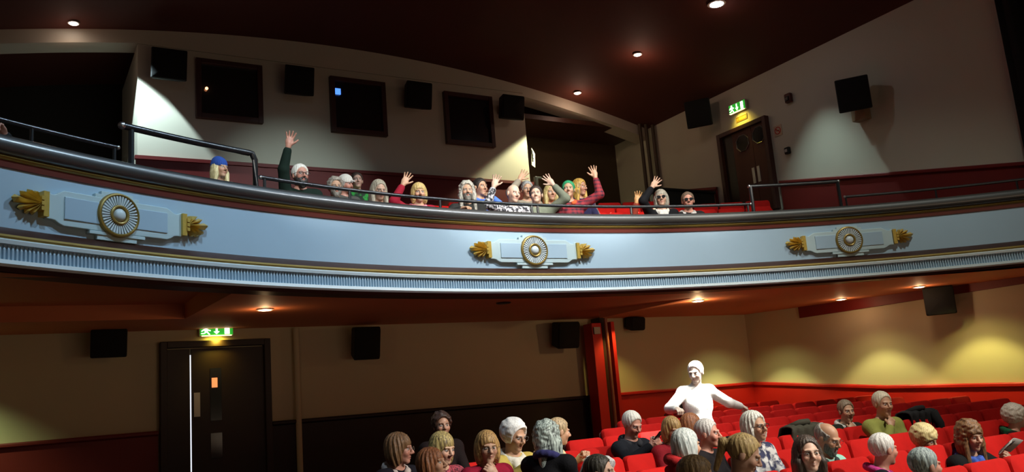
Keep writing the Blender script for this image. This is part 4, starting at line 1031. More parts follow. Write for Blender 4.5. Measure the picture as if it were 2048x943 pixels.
    for k in A:
        if A[k][1][2] < -0.45: m_ = np.linalg.norm(V - A[k][1], axis=1) < 0.13; T[m_ & (V[:, 2] > -0.60)] = skin
    b = np_mesh('body', V * s, F, skin_mat(), t, tint=T)
    # ---- clothing: a jacket or jumper over trunk and sleeves
    g = 0.020
    zs2 = graded(min(pel[2] - 0.14, -0.8), max(-0.10, max(A[k][0][2] for k in A) + 0.1, max(A[k][1][2] for k in A)), [(-0.3, -0.1)], 0.0085, 0.014)
    cl = SDF(graded(lo[0], hi[0], [(-.2, .2)], 0.010, 0.016), graded(lo[1], hi[1], [(-.2, .2)], 0.010, 0.016), zs2)
    fo = fold(0.0035, seed)
    cl.ell(pel, (0.165 + g, 0.125 + g, 0.12 + g), 0.05, R=B, noise=fo); cl.ell(bel, (0.15 + g, 0.115 + g, 0.15 + g), 0.06, R=B, noise=fo)
    cl.ell(chest, (0.165 + g, 0.115 + g, 0.17 + g * 0.6), 0.06, R=B, noise=fo); cl.cone(sh[-1], sh[1], 0.055 + g, 0.055 + g, 0.05)
    for k in (-1, 1): cl.cone(neck + w2(0, 0.014, -0.035), sh[k], 0.05 + g * 0.6, 0.05 + g, 0.03)
    for k in (-1, 1):
        el, tg, f, nrm, op, kd = A[k]; short = 0.90 if kd != 'wave' else 0.80
        cl.cone(sh[k], el, 0.048 + g, 0.038 + g, 0.03); cl.cone(el, el + (tg - el) * short, 0.038 + g, 0.028 + g * 0.8, 0.02)
    if hood:
        for a_ in np.linspace(-2.3, 2.3, 9):
            p = neck + w2(math.sin(a_) * 0.085, 0.02 + math.cos(a_) * 0.09, -0.045 + 0.03 * math.cos(a_)); cl.cone(p, p, 0.036, None, 0.03)
    Vc, Fc = cl.mesh()
    fd = fold(0.0028, seed + 3)
    n_ = 'jacket' if not topmat or 'shirt' not in topmat[0] else 'shirt'
    cm = topmat[1] if topmat else mat('cloth_%d' % seed, top, 0.85, noise=0.35, scale=14, bump=0.25, spec=0.15)
    np_mesh(n_, Vc * s, Fc, cm, t)
    if collar or scarf:
        col = collar or scarf; zlo = -0.42 if scarf else -0.27
        cs = SDF(*(graded(-0.19, 0.19, [(-.19, .19)], 0.008, 0.008), graded(-0.22, 0.22, [(-.2, .2)], 0.008, 0.008), graded(zlo, -0.02, [(-.5, 0)], 0.008, 0.008)))
        N = 14; rr = 0.028 if scarf else (0.042 if shrug else 0.028)
        for i in range(N):
            a0 = 2 * math.pi * i / N; a1 = 2 * math.pi * (i + 1) / N
            if collar and abs(a0 - math.pi) < 0.5: continue
            q = lambda a: neck + w2(math.sin(a) * 0.090, 0.012 + math.cos(a) * 0.090, -0.004 + shrug * 0.5 + 0.038 * math.cos(a))
            cs.cone(q(a0), q(a1), rr, rr, 0.012)
            if scarf: p0 = q(a0) + w2(0, 0, -0.03); p1 = q(a1) + w2(0, 0, -0.03); cs.cone(p0, p1, rr, rr, 0.012)
        if scarf:
            for k in (-1, 1): cs.cone(neck + w2(k * 0.035, -0.085, -0.06), w2(k * 0.055, -0.105, -0.40), 0.028, 0.030, 0.015)
        Vs, Fs = cs.mesh(); np_mesh('scarf' if scarf else 'collar', Vs * s, Fs, mat('knit_%d' % seed, col, 0.9, noise=0.3, scale=40, bump=0.5), t)
    # ---- hair
    if hair:
        st, hcol = hair[0], hair[1]; hcol2 = hair[2] if len(hair) > 2 else None
        hf = 0.0062
        zb = {'short': -0.09, 'bald': -0.09, 'bob': -0.17, 'long': -0.36, 'curly': -0.13, 'curlylong': -0.3, 'pony': -0.3, 'bun': -0.1, 'puffy': -0.13, 'wavy': -0.2}[st]
        ww = 0.17
        hs = SDF(graded(-ww, ww, [(-ww, ww)], hf, hf), graded(-ww, ww + (0.06 if st == 'pony' else 0), [(-1, 1)], hf, hf), graded(zb - 0.03, 0.17, [(-1, 1)], hf, hf))
        amp = {'curly': 0.010, 'curlylong': 0.010, 'wavy': 0.006, 'puffy': 0.006}.get(st, 0.0028)
        fq = 60 if st in ('curly', 'curlylong', 'puffy') else 95
        def nz(X, Y, Z):
            if st in ('curly', 'curlylong', 'puffy'): return amp * np.sin(X * fq + 3 * np.sin(Z * 40)) * np.sin(Y * fq + seed) * np.sin(Z * fq)
            q = np.arctan2(Y, X); return amp * (np.sin(q * 17 + Z * 30 + seed) * 0.6 + np.sin(q * 41 + Z * 55) * 0.4)
        hh = lambda c, r, k_=0.02, op='u', nn=None: hs.ell(hp(*c), r, k_, op, R=Hd, noise=nn)
        th = {'short': 0.012, 'bald': 0.007, 'curly': 0.024, 'curlylong': 0.024, 'puffy': 0.030, 'bob': 0.014, 'long': 0.011, 'pony': 0.012, 'bun': 0.014, 'wavy': 0.017}[st]
        cut = -0.05 if st in ('short', 'bald') else -0.02
        hh((0, 0.022, 0.034), (0.076 + th, 0.094 + th, 0.086 + th), 0.01, nn=nz)
        if st in ('bob', 'long', 'wavy', 'curlylong'):
            hh((0, 0.035, -0.03), (0.082 + th, 0.075 + th, 0.11), 0.03, nn=nz)
            for k in (-1, 1): hh((k * 0.077, 0.012, -0.05), (0.019 + th * 0.5, 0.05, 0.09), 0.03, nn=nz)
        if st in ('long', 'curlylong'):
            for k in (-1, 1):
                for yy in (-0.035, 0.01, 0.05): hs.cone(hp(k * 0.08, yy * 0.8, -0.06), w2(k * 0.09, yy + 0.01, zb + 0.02) * 1.0, 0.028, 0.018, 0.03)
            hs.cone(hp(0, 0.09, -0.04), w2(0, 0.12, zb + 0.03), 0.045, 0.04, 0.05)
        if st == 'pony':
            hs.cone(hp(0, 0.11, 0.05), hp(0, 0.15, 0.02), 0.026, 0.03, 0.02); hs.cone(hp(0, 0.15, 0.02), hp(0.02, 0.14, -0.16), 0.032, 0.018, 0.02)
            hs.cone(hp(0.06, 0.0, -0.02), hp(0.075, -0.03, -0.12), 0.016, 0.008, 0.02)
        if st == 'bun': hh((0, 0.06, 0.12), (0.035, 0.035, 0.03), 0.015)
        fr = hair[3] if len(hair) > 3 else 0.0            # fringe: lowers the hairline
        hh((0, -0.125, -0.025 - fr * 0.035), ((0.092 if st in ('bob', 'wavy') else 0.086) if st not in ('short', 'bald', 'bun', 'pony', 'puffy', 'curly') else 0.112, 0.108, 0.122 - fr * 0.044), 0.012, 'd')
        if st in ('short', 'bald', 'curly', 'puffy', 'pony', 'bun'): hh((0, 0.0, -0.16), (0.13, 0.085 if st in ('short', 'bald', 'bun', 'pony') else 0.06, 0.115), 0.012, 'd')
        if st in ('short', 'bald'):
            for k in (-1, 1): hh((k * 0.09, 0.005, -0.03), (0.022, 0.03, 0.04), 0.006, 'd')
        if st == 'bald': hh((0, -0.035, 0.115), (0.105, 0.12, 0.085), 0.006, 'd'); 
        Vh, Fh = hs.mesh(); np_mesh('hair', Vh * s, Fh, hair_mat(hcol, hcol2), t)
        if st == 'pony': sphere_mb(tuple(hp(0, 0.125, 0.045) * s), 0.028 * s, 8).build('hair_tie', mat('dark_hair_tie', (0.02, 0.01, 0.015), 0.8), t, smooth=2)
    if beard:
        bs = SDF(graded(-0.1, 0.1, [(-1, 1)], 0.0055, 1), graded(-0.14, 0.1, [(-1, 1)], 0.0055, 1), graded(-0.17, 0.02, [(-1, 1)], 0.0055, 1))
        L = beard[1]; nzb = lambda X, Y, Z: 0.003 * np.sin(X * 130 + seed) * np.sin(Z * 90) * np.sin(Y * 120)
        bs.ell(hp(0, -0.026, -0.055), (0.068, 0.070, 0.072), 0.01, R=Hd, noise=nzb); bs.ell(hp(0, -0.066, -0.105 - L), (0.036, 0.028, 0.030 + L), 0.02, R=Hd, noise=nzb)
        bs.ell(hp(0, -0.07, 0.015), (0.07, 0.09, 0.055), 0.008, 'd', R=Hd); bs.ell(hp(0, -0.10, -0.064), (0.024, 0.03, 0.011), 0.004, 'd', R=Hd)
        bs.ell(hp(0, 0.03, -0.05), (0.1, 0.055, 0.1), 0.006, 'd', R=Hd)
        Vb, Fb = bs.mesh(); np_mesh('beard', Vb * s, Fb, hair_mat(beard[0]), t)
    if hat:
        ht = SDF(graded(-0.14, 0.14, [(-1, 1)], 0.006, 1), graded(-0.14, 0.15, [(-1, 1)], 0.006, 1), graded(-0.03, 0.19, [(-1, 1)], 0.006, 1))
        ht.ell(hp(0, 0.02, 0.045), (0.092, 0.112, 0.105), 0.01, R=Hd, noise=lambda X, Y, Z: 0.0025 * np.sin(np.arctan2(Y, X) * 26))
        if hat[0] == 'beanie': ht.ell(hp(0, 0.045, 0.11), (0.06, 0.07, 0.055), 0.03, R=Hd)
        ht.ell(hp(0, 0.02, -0.10), (0.2, 0.2, 0.135), 0.006, 'd', R=Hd)
        if hat[0] == 'cap': ht.cone(hp(-0.03, -0.12, 0.045), hp(0.03, -0.12, 0.045), 0.012, 0.012, 0.02)
        Vt, Ft = ht.mesh(); np_mesh('knitted_hat' if hat[0] == 'beanie' else 'cap', Vt * s, Ft, mat('hat_%d' % seed, hat[1], 0.9, noise=0.3, scale=50, bump=0.5), t)
    if glasses:
        m_ = MB(); fcol, thick, dark = glasses
        for k in (-1, 1):
            ring = [tuple(hp(k * 0.032 + 0.023 * math.cos(q * math.pi / 10), -0.1045, 0.001 + 0.018 * math.sin(q * math.pi / 10)) * s) for q in range(21)]; m_.tube(ring, thick * s, 6, cap=False)
            m_.tube([tuple(hp(k * 0.055, -0.103, 0.005) * s), tuple(hp(k * 0.080, -0.085, 0.006) * s), tuple(hp(k * 0.084, 0.01, 0.004) * s)], thick * s, 6)
        m_.tube([tuple(hp(-0.010, -0.106, 0.005) * s), tuple(hp(0, -0.110, 0.008) * s), tuple(hp(0.010, -0.106, 0.005) * s)], thick * s, 6)
        go = m_.build('glasses', mat('frame_%d_%d' % (int(fcol[0] * 200), int(fcol[2] * 200)), fcol, 0.25, noise=0.0), t, smooth=2)
        if dark:
            for k in (-1, 1):
                MB().prism([(k * 0.032 * s + 0.022 * s * math.cos(q * math.pi / 8), 0.001 * s + 0.017 * s * math.sin(q * math.pi / 8)) for q in range(16)], -0.1055 * s, -0.1035 * s, Matrix([[*Hd[0], 0], [*Hd[1], 0], [*Hd[2], 0], [0, 0, 0, 1]])).build('lens', M_GLASSD, go)
    t['_h'] = 0; del t['_h']
    hands = {k: H + s * (A[k][1] + A[k][2] / np.linalg.norm(A[k][2]) * 0.07) for k in A}
    return H, hands, B


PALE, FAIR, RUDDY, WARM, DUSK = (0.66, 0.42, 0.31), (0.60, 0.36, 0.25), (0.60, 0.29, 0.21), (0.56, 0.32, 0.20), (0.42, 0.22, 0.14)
GREYF, BLACKF, THIN = (0.12, 0.11, 0.11), (0.015, 0.012, 0.012), (0.25, 0.2, 0.16)
WHITEH, GREYH, SILV, BLOND, HONEY, BROWN, AUB, DARK = (0.80, 0.79, 0.74), (0.42, 0.43, 0.42), (0.60, 0.64, 0.62), (0.62, 0.47, 0.2), (0.45, 0.27, 0.09), (0.22, 0.11, 0.045), (0.34, 0.12, 0.04), (0.03, 0.022, 0.018)


def stall(row, dy, short, label, px, py, hpx, yaw, look, **k):
    y = ROWS[row] + dy; c = proj(atY(px, py, y))[2]; s = min(1.16, max(0.92, hpx * c / (FPX * 0.245)))
    k.setdefault('fine', 0.0042)
    H, hn, B = person(label, px, py, ('y', y), yaw, look, s=s, **k)
    _, col = seat_spot(row, H[0]); taken[(row, col)] = short
    return H, hn, B


def circ(row, dr, short, label, px, py, hpx, yaw, look, **k):
    r = crow(row) + dr; H = cyl(px, py, r); c = proj(H)[2]; s = min(1.16, max(0.92, hpx * c / (FPX * 0.245)))
    k.setdefault('fine', 0.0052)
    H, hn, B = person(label, px, py, ('r', r), yaw, look, s=s, **k)
    a = cang(H); da = 0.5 / (crow(row) + 0.19); ctaken[(row, round(a / da - 0.5 * (row % 2)))] = short
    return H, hn, B


# ---- stalls, left to right
M_FLOR = mat('dark_red_fleck_fabric', (0.06, 0.006, 0.012), 0.8, scale=70, rgb2=(0.4, 0.05, 0.08))
M_BLOUSE = mat('blue_white_black_print', (0.02, 0.025, 0.08), 0.7, scale=16, rgb2=(0.62, 0.62, 0.62))
M_PLAID = stripe_mat('red_plaid_shirt', (0.32, 0.02, 0.03), (0.03, 0.006, 0.02), 14, 14, 16, 0.55)
M_SPECK = mat('black_white_speckle', (0.015, 0.015, 0.02), 0.8, scale=28, rgb2=(0.5, 0.48, 0.5))
stall(3, 0.15, 'the brown-haired woman in a black jacket with a white collar', 'brown-haired woman in glasses facing right, black jacket with white fleece collar', 800, 897, 60, 22, (50, 4, 0), skin=RUDDY, hair=('wavy', BROWN, (0.10, 0.05, 0.02), 0.8), top=(0.012, 0.01, 0.016), collar=(0.72, 0.62, 0.58), glasses=(THIN, 0.0011, False))
stall(2, 0.42, 'the short auburn-haired person at the bottom edge', 'person with short tousled auburn hair looking up to the right, bottom edge', 866, 928, 56, 20, (38, -10, 0), skin=WARM, hair=('wavy', AUB, (0.12, 0.04, 0.015), 1.0), top=(0.02, 0.01, 0.012))
stall(4, -0.1, 'the fringed blonde in a dark red patterned top', 'woman with straight blonde-topped fringe and bob, dark red patterned top', 886, 896, 62, 14, (16, 12, 0), skin=FAIR, hair=('bob', (0.5, 0.38, 0.13), (0.08, 0.05, 0.03), 1.1), topmat=('shirt', M_FLOR), trouser=(0.02, .01, .01))
stall(2, 0.46, 'the woman in a crimson top with a hand on her chin', 'blonde bobbed woman in round glasses and crimson top, hand at her chin', 975, 893, 57, 0, (-14, 6, 0), skin=FAIR, hair=('bob', (0.58, 0.36, 0.13), (0.2, 0.1, 0.04), 0.6), top=(0.34, 0.012, 0.04), glasses=(BLACKF, 0.0012, False), arms=('lap', 'chin'))
L5 = stall(3, 0.1, 'the white-haired woman reading', 'elderly woman with thick white hair, glasses and a white scarf, reading a grey paper', 1029, 871, 60, 8, (16, 16, 0), skin=WARM, hair=('puffy', (0.85, 0.84, 0.82), (0.6, 0.6, 0.6)), top=(0.5, 0.38, 0.09), scarf=(0.75, 0.72, 0.62), glasses=(GREYF, 0.0012, False), arms=('holdhi', 'holdhi'))
stall(3, 0.35, 'the person in a cream jacket', 'person in a cream jacket leaning right, mostly hidden behind the dark-coated grey-haired one', 1119, 862, 50, 62, (80, 10, 0), skin=WARM, hair=('short', (0.5, 0.36, 0.2)), top=(0.7, 0.58, 0.34), arms=('lap', ('reach', 1164, 912, 0.0)))
L6 = stall(2, 0.3, 'the grey and black haired person in a black coat', 'person with wavy grey-over-black hair in a black coat and blue scarf, turned away', 1097, 872, 60, 125, (104, 0, 0), skin=WARM, hair=('curlylong', (0.5, 0.6, 0.56), (0.015, 0.02, 0.02)), top=(0.006, 0.006, 0.008), collar=(0.02, 0.02, 0.12))
stall(1, 0.35, 'the dark-haired head at the bottom edge beside the aisle', 'dark-haired head with bare forehead at the bottom edge, in front of the black coat', 1202, 944, 62, 25, (40, 0, 0), skin=PALE, hair=('short', (0.06, 0.055, 0.04), (0.012, 0.01, 0.01)), top=(0.05, 0.04, 0.04))
L8 = stall(4, 0.0, 'the white-haired man with clasped hands', 'white-haired man in a dark jacket looking down at his hands', 1265, 848, 50, 4, (2, 22, 0), skin=RUDDY, hair=('short', WHITEH, (0.6, 0.58, 0.5)), top=(0.012, 0.014, 0.02), collar=(0.02, 0.022, 0.03), arms=('holdhi', 'holdhi'))
stall(3, 0.25, 'the blonde in a deep red jacket', 'blonde bobbed woman in a deep red jacket, behind the long grey hair', 1345, 858, 44, -6, (-8, 14, 0), skin=WARM, hair=('bob', (0.5, 0.33, 0.12), (0.2, 0.1, 0.04), 0.9), top=(0.26, 0.012, 0.02), hood=1)
stall(4, 0.25, 'the auburn-haired person behind the smiling man', 'auburn-haired person with dark glasses, partly hidden behind the smiling grey-cropped man', 1384, 850, 46, 15, (55, 12, 0), skin=WARM, hair=('bob', AUB, (0.14, 0.05, 0.02), 0.9), top=(0.03, 0.012, 0.02), glasses=(BLACKF, 0.002, False))
stall(2, 0.2, 'the smiling man with cropped grey hair', 'smiling man with cropped grey hair and dark top, facing right', 1417, 866, 56, 18, (28, 2, 0), skin=RUDDY, hair=('short', (0.62, 0.6, 0.58), (0.4, 0.38, 0.36)), top=(0.012, 0.01, 0.012), smile=1)
stall(1, 0.32, 'the long grey hair in a red coat', 'person with straight silver hair and fuzzy red coat, seen from behind', 1374, 890, 58, 60, (82, 4, 0), skin=WARM, hair=('bob', SILV, (0.3, 0.36, 0.36)), top=(0.5, 0.012, 0.015), hood=1, collar=(0.55, 0.012, 0.015), shrug=0.06)
stall(2, 0.1, 'the smiling white-haired woman in a print blouse', 'smiling woman with wavy white hair, dark glasses and blue-white print blouse', 1510, 852, 58, 4, (2, 0, -4), skin=WARM, hair=('wavy', (0.82, 0.82, 0.76), (0.5, 0.52, 0.46)), topmat=('shirt', M_BLOUSE), glasses=(BLACKF, 0.0022, False), smile=1)
stall(0, 0.32, 'the ponytailed girl', 'girl with a light brown ponytail looking down, bottom edge', 1490, 908, 76, 20, (42, 26, 0), skin=FAIR, hair=('pony', (0.66, 0.5, 0.22), (0.34, 0.22, 0.09)), top=(0.03, 0.02, 0.03))
stall(0, 0.05, 'the light brown head at the bottom edge', 'top of a light brown head at the bottom edge, below the fuzzy red coat', 1396, 955, 72, 30, (60, 10, 0), skin=FAIR, hair=('short', (0.3, 0.2, 0.09), (0.12, 0.08, 0.04)), top=(0.08, 0.03, 0.03))
stall(1, -0.12, 'the long-haired woman in wire glasses', 'smiling woman with long straight dark hair, wire glasses and white top', 1616, 907, 72, -10, (-30, -4, 0), skin=PALE, hair=('long', (0.07, 0.045, 0.03), (0.02, 0.012, 0.01)), top=(0.8, 0.8, 0.8), glasses=((0.1, 0.07, 0.06), 0.0012, False), smile=0.6)
stall(2, -0.12, 'the bald man in a mint shirt', 'bald man with glasses and grey beard in a mint shirt, looking down', 1656, 876, 60, 6, (8, 22, 0), skin=WARM, hair=('bald', (0.4, 0.38, 0.34)), beard=((0.22, 0.2, 0.18), 0.0), top=(0.36, 0.68, 0.56), glasses=(GREYF, 0.0012, False), collar=(0.03, 0.04, 0.04), lean=0.02)
stall(4, 0.0, 'the man in a dark suit with a hand on his chin', 'grey-brown haired man in a dark suit and white shirt, hand over his chin', 1693, 821, 42, -10, (-24, 4, 0), skin=WARM, hair=('short', (0.28, 0.2, 0.13), (0.12, 0.08, 0.05)), top=(0.018, 0.022, 0.016), collar=(0.75, 0.72, 0.66), arms=('chin', 'lap'))
stall(3, 0.05, 'the man in an olive jacket', 'older white-haired man in an olive-yellow jacket, hand at his chin, beside the red dado', 1766, 807, 48, -12, (-18, 4, 0), skin=WARM, hair=('short', (0.72, 0.66, 0.5), (0.5, 0.45, 0.34)), top=(0.34, 0.36, 0.09), arms=('chin', 'lap'))
stall(1, -0.02, 'the white-haired person with a magenta collar', 'white-haired person in a black coat with a magenta collar, seen from behind', 1768, 898, 62, 40, (74, 4, 0), skin=RUDDY, hair=('short', (0.80, 0.80, 0.77), (0.5, 0.5, 0.48)), top=(0.008, 0.008, 0.014), collar=(0.6, 0.04, 0.28))
stall(0, 0.05, 'the blue-grey head at the bottom edge', 'person with short blue-grey hair at the bottom edge, facing right', 1852, 931, 66, 40, (70, 2, 0), skin=RUDDY, hair=('short', (0.42, 0.52, 0.5), (0.14, 0.18, 0.2)), top=(0.02, 0.02, 0.02))
stall(2, -0.1, 'the short blonde with her face in shade', 'person with short thick blonde hair looking down, beside the brown-haired coat wearer', 1850, 878, 54, 4, (6, 18, 0), skin=WARM, hair=('puffy', (0.78, 0.68, 0.34), (0.5, 0.38, 0.16), 0.8), top=(0.03, 0.02, 0.02))
L23 = stall(1, 0.15, 'the brown-haired person in a black coat', 'person with tousled brown hair in a black coat and blue scarf, holding a leaflet', 1941, 871, 58, -8, (-18, 10, 0), skin=FAIR, hair=('curlylong', (0.26, 0.13, 0.05), (0.06, 0.03, 0.015), 0.7), top=(0.008, 0.008, 0.009), scarf=(0.05, 0.12, 0.55), arms=('lap', 'holdhi'))
L24 = stall(2, 0.1, 'the white-haired man in a green scarf', 'white-haired man in a dark coat and green scarf at the right edge', 2032, 832, 46, 25, (50, 0, 0), skin=RUDDY, hair=('puffy', (0.72, 0.66, 0.56), (0.45, 0.4, 0.33)), top=(0.02, 0.016, 0.014), scarf=(0.01, 0.14, 0.05))
person('person in a brightly lit white jumper standing in the stalls, arms reaching down', 1391, 744, ('y', 7.55), -20, (-62, 12, 0), skin=(0.75, 0.6, 0.5), hair=('short', (0.85, 0.82, 0.78), (0.7, 0.66, 0.6)), top=(0.88, 0.87, 0.84), pose='stand', arms=(('reach', 1354, 818, -0.15), ('reach', 1482, 812, 0.1)), s=1.0, fine=0.0048)
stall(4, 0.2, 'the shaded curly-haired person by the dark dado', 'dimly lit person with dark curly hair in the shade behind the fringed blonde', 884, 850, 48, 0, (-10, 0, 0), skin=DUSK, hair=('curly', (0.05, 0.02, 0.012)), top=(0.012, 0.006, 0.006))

# ---- circle, left to right
person('person beyond the left edge resting a hand on the far left rail', -80, 236, ('r', 11.35), -15, (-15, 5, 0), skin=RUDDY, hair=('short', BROWN), top=(0.02, 0.02, 0.02), arms=('lap', ('reach', 8, 268, -0.42)), s=1.1, fine=0.006)
circ(0, 0.0, 'the blonde in a blue beanie', 'woman with long pale blonde hair, blue knitted beanie and cream coat, facing right', 440, 337, 40, 10, (28, 0, 0), skin=WARM, hair=('long', (0.78, 0.68, 0.38), (0.5, 0.4, 0.18)), hat=('beanie', (0.02, 0.08, 0.38)), top=(0.66, 0.6, 0.42), scarf=(0.03, 0.18, 0.36), hood=1)
circ(0, -0.05, 'the white-capped bearded man waving', 'bearded man with close white hair and glasses waving his raised arm', 601, 350, 52, -10, (6, 2, 0), skin=RUDDY, hair=('short', (0.88, 0.84, 0.76), (0.75, 0.7, 0.6)), beard=((0.06, 0.05, 0.045), 0.012), glasses=(BLACKF, 0.0024, False), top=(0.012, 0.025, 0.018), arms=(('wave', 580, 278), 'lap'))
circ(0, 0.0, 'the curly grey-haired bearded man', 'man with curly grey hair and beard under the rail, right of the waving bearded man', 671, 374, 40, -5, (-8, 4, 0), skin=WARM, hair=('curly', (0.42, 0.38, 0.32), (0.12, 0.1, 0.08)), beard=((0.25, 0.22, 0.18), 0.005), top=(0.1, 0.09, 0.08))
circ(1, -0.2, 'the person in a white cap', 'person in a white cap half hidden by the curly grey-haired man', 692, 369, 36, 10, (30, 8, 0), skin=RUDDY, hat=('cap', (0.85, 0.82, 0.74)), hair=('short', (0.7, 0.66, 0.6)), top=(0.1, 0.1, 0.09))
circ(2, -0.1, 'the short-haired person in a green top', 'short dark-haired person in a green and black top, behind the white cap', 714, 361, 34, -10, (-10, 0, 0), skin=PALE, hair=('short', (0.08, 0.05, 0.035)), topmat=('shirt', mat('green_black_print', (0.006, 0.02, 0.01), 0.8, scale=9, rgb2=(0.02, 0.3, 0.04))))
circ(0, 0.05, 'the straight grey-blonde woman', 'woman with straight grey-blonde hair looking down behind the low rail', 758, 380, 42, 0, (0, 16, 0), skin=FAIR, hair=('long', (0.55, 0.48, 0.36), (0.2, 0.17, 0.12)), top=(0.12, 0.03, 0.03))
circ(0, 0.05, 'the blonde with a raised red sleeve', 'blonde woman in a red jacket and pink scarf raising one hand', 838, 385, 40, -6, (-14, 6, 0), skin=WARM, hair=('bob', (0.66, 0.48, 0.18), (0.3, 0.2, 0.08), 0.6), top=(0.36, 0.015, 0.035), scarf=(0.7, 0.28, 0.34), arms=(('wave', 812, 358), 'lap'))
circ(0, -0.05, 'the bearded person with long wavy grey hair', 'person with long wavy grey and white hair leaning on the rail', 934, 382, 48, -15, (-22, 2, 0), skin=WARM, hair=('curlylong', (0.66, 0.62, 0.52), (0.1, 0.09, 0.08)), beard=((0.2, 0.18, 0.15), 0.01), top=(0.03, 0.03, 0.028), arms=('rail', 'lap'))
circ(1, -0.2, 'the dark-haired person in a bright blue shirt', 'dark-haired person in a bright blue shirt behind the long wavy grey hair', 961, 374, 40, 10, (10, 4, 0), skin=WARM, hair=('short', DARK), top=(0.10, 0.22, 0.75), arms=('lap', ('reach', 985, 395, -0.2)))
circ(0, 0.0, 'the bald man waving', 'bald man in a speckled dark jacket waving his hand beside his head', 1027, 387, 46, -10, (2, 10, 6), skin=PALE, hair=None, brow=(0.1, 0.06, 0.04), topmat=('jacket', M_SPECK), arms=(('wave', 991, 362, -0.1), 'lap'))
circ(1, -0.25, 'the grey-haired person with a raised bare forearm', 'grey-haired person hidden behind the bald man with a bare forearm raised', 1054, 379, 38, -10, (-20, 5, 0), skin=WARM, hair=('short', GREYH), glasses=(THIN, 0.002, False), top=(0.3, 0.26, 0.2), arms=(('wave', 1045, 350, -0.15), 'lap'))
circ(0, 0.0, 'the smiling dark-haired person in a grey-green coat', 'smiling person with short dark hair and grey-green coat waving an open hand', 1072, 389, 42, -20, (-34, -2, 0), skin=PALE, hair=('short', (0.04, 0.025, 0.02)), smile=1, top=(0.2, 0.22, 0.16), hood=1, arms=('lap', ('wave', 1098, 360)))
circ(1, -0.2, 'the blonde in orange', 'person with long blonde hair in an orange top, between two wavers', 1101, 386, 36, -5, (-15, 0, 0), skin=WARM, hair=('long', (0.6, 0.48, 0.2), (0.3, 0.22, 0.08)), top=(0.75, 0.2, 0.04))
circ(0, 0.0, 'the green-haired smiler', 'smiling person with short green hair and a plaid shirt, arm raised high', 1137, 379, 46, -25, (-36, -2, 0), skin=WARM, hair=('short', (0.03, 0.36, 0.14), (0.01, 0.14, 0.06)), smile=1, topmat=('shirt', M_PLAID), collar=(0.75, 0.12, 0.03), arms=('lap', ('wave', 1190, 343)))
circ(1, -0.2, 'the dark-haired one with gold streaks', 'person with dark hair streaked gold behind the green-haired one', 1160, 374, 40, -5, (20, 8, 0), skin=DUSK, hair=('long', (0.7, 0.42, 0.08), (0.03, 0.02, 0.015)), top=(0.02, 0.02, 0.06))
circ(1, 0.0, 'the hidden one with a raised palm', 'hidden person whose orange-lit palm shows above the rail, left of the two with dark glasses', 1288, 447, 34, -20, (-20, 0, 0), skin=(0.7, 0.4, 0.16), hair=('short', BROWN), top=(0.3, 0.05, 0.03), arms=(('wave', 1275, 394, -0.1), 'lap'))  # orange light on the palm is put into the skin colour
circ(0, 0.0, 'the grey-bobbed waver in dark glasses', 'person with a grey-blonde bob, dark glasses and white scarf, hand raised', 1322, 396, 38, -25, (-38, 0, 0), skin=FAIR, hair=('bob', (0.46, 0.42, 0.34), (0.16, 0.14, 0.11), 0.7), glasses=(BLACKF, 0.0026, True), top=(0.008, 0.008, 0.01), scarf=(0.8, 0.76, 0.7), arms=(('wave', 1310, 364), 'lap'))
circ(0, 0.0, 'the brown-haired one in dark glasses', 'brown-haired person in dark glasses at the right end of the seated group', 1376, 401, 38, -25, (-36, 0, 0), skin=RUDDY, hair=('short', (0.2, 0.13, 0.09), (0.07, 0.05, 0.03)), glasses=(BLACKF, 0.0026, True), top=(0.02, 0.018, 0.018), collar=(0.6, 0.56, 0.52))

lay_stalls(); lay_circle()
for o in (seat_up, seat_down):
    if o.name not in used:
        for ch in list(o.children): bpy.data.objects.remove(ch)
        bpy.data.objects.remove(o)

# ---- things held or left on the seats
M_LEAF = mat('grey_printed_paper', (0.34, 0.32, 0.30), 0.6, noise=0.1)
def paper(hn, w, h, rz, rx, label, cat='leaflet', fold_=True, m=M_LEAF, off=(0, 0, 0)):
    p = (hn[-1] + hn[1]) / 2 + np.array(off)
    t = thing('leaflet', label, cat, (float(p[0]), float(p[1]), float(p[2])), rot=(rx, 0, rz))
    n = 8; P = []
    for sgn in (0, 0.003):
        for i in range(n + 1):
            x = -w / 2 + w * i / n; y = 0.02 * math.cos(x / w * 5) + sgn
            P += [(x, y, -h / 2), (x, y, h / 2)]
    F = []; q = 2 * (n + 1)
    for i in range(n): F += [(2 * i, 2 * i + 2, 2 * i + 3, 2 * i + 1), (q + 2 * i + 1, q + 2 * i + 3, q + 2 * i + 2, q + 2 * i), (2 * i, q + 2 * i, q + 2 * i + 2, 2 * i + 2), (2 * i + 1, 2 * i + 3, q + 2 * i + 3, q + 2 * i + 1)]
    MB().add(P, F).build('sheet', m, t, smooth=2)
    return t
paper(L5[1], 0.24, 0.16, 0.35, 0.6, 'grey sheet of paper held by the white-haired woman in glasses', off=(0.0, -0.05, 0.05))
t = paper({-1: L23[1][1], 1: L23[1][1]}, 0.21, 0.15, 0.1, 0.9, 'grey printed leaflet held by the person in a black coat and blue scarf', off=(-0.02, -0.04, 0.09))
lp = MB()
for i, (x, z, w_, h_) in enumerate(((-0.07, 0.02, 0.012, 0.07), (-0.045, 0.01, 0.01, 0.09), (-0.02, 0.03, 0.014, 0.05), (0.01, 0.01, 0.01, 0.08), (0.035, 0.02, 0.012, 0.06), (0.06, 0.0, 0.01, 0.07))): lp.box((x, 0.008, z), (w_, 0.002, h_))
lp.build('printed_picture', mat('dark_print', (0.08, 0.07, 0.07), 0.6), t)
p = (L8[1][-1] + L8[1][1]) / 2
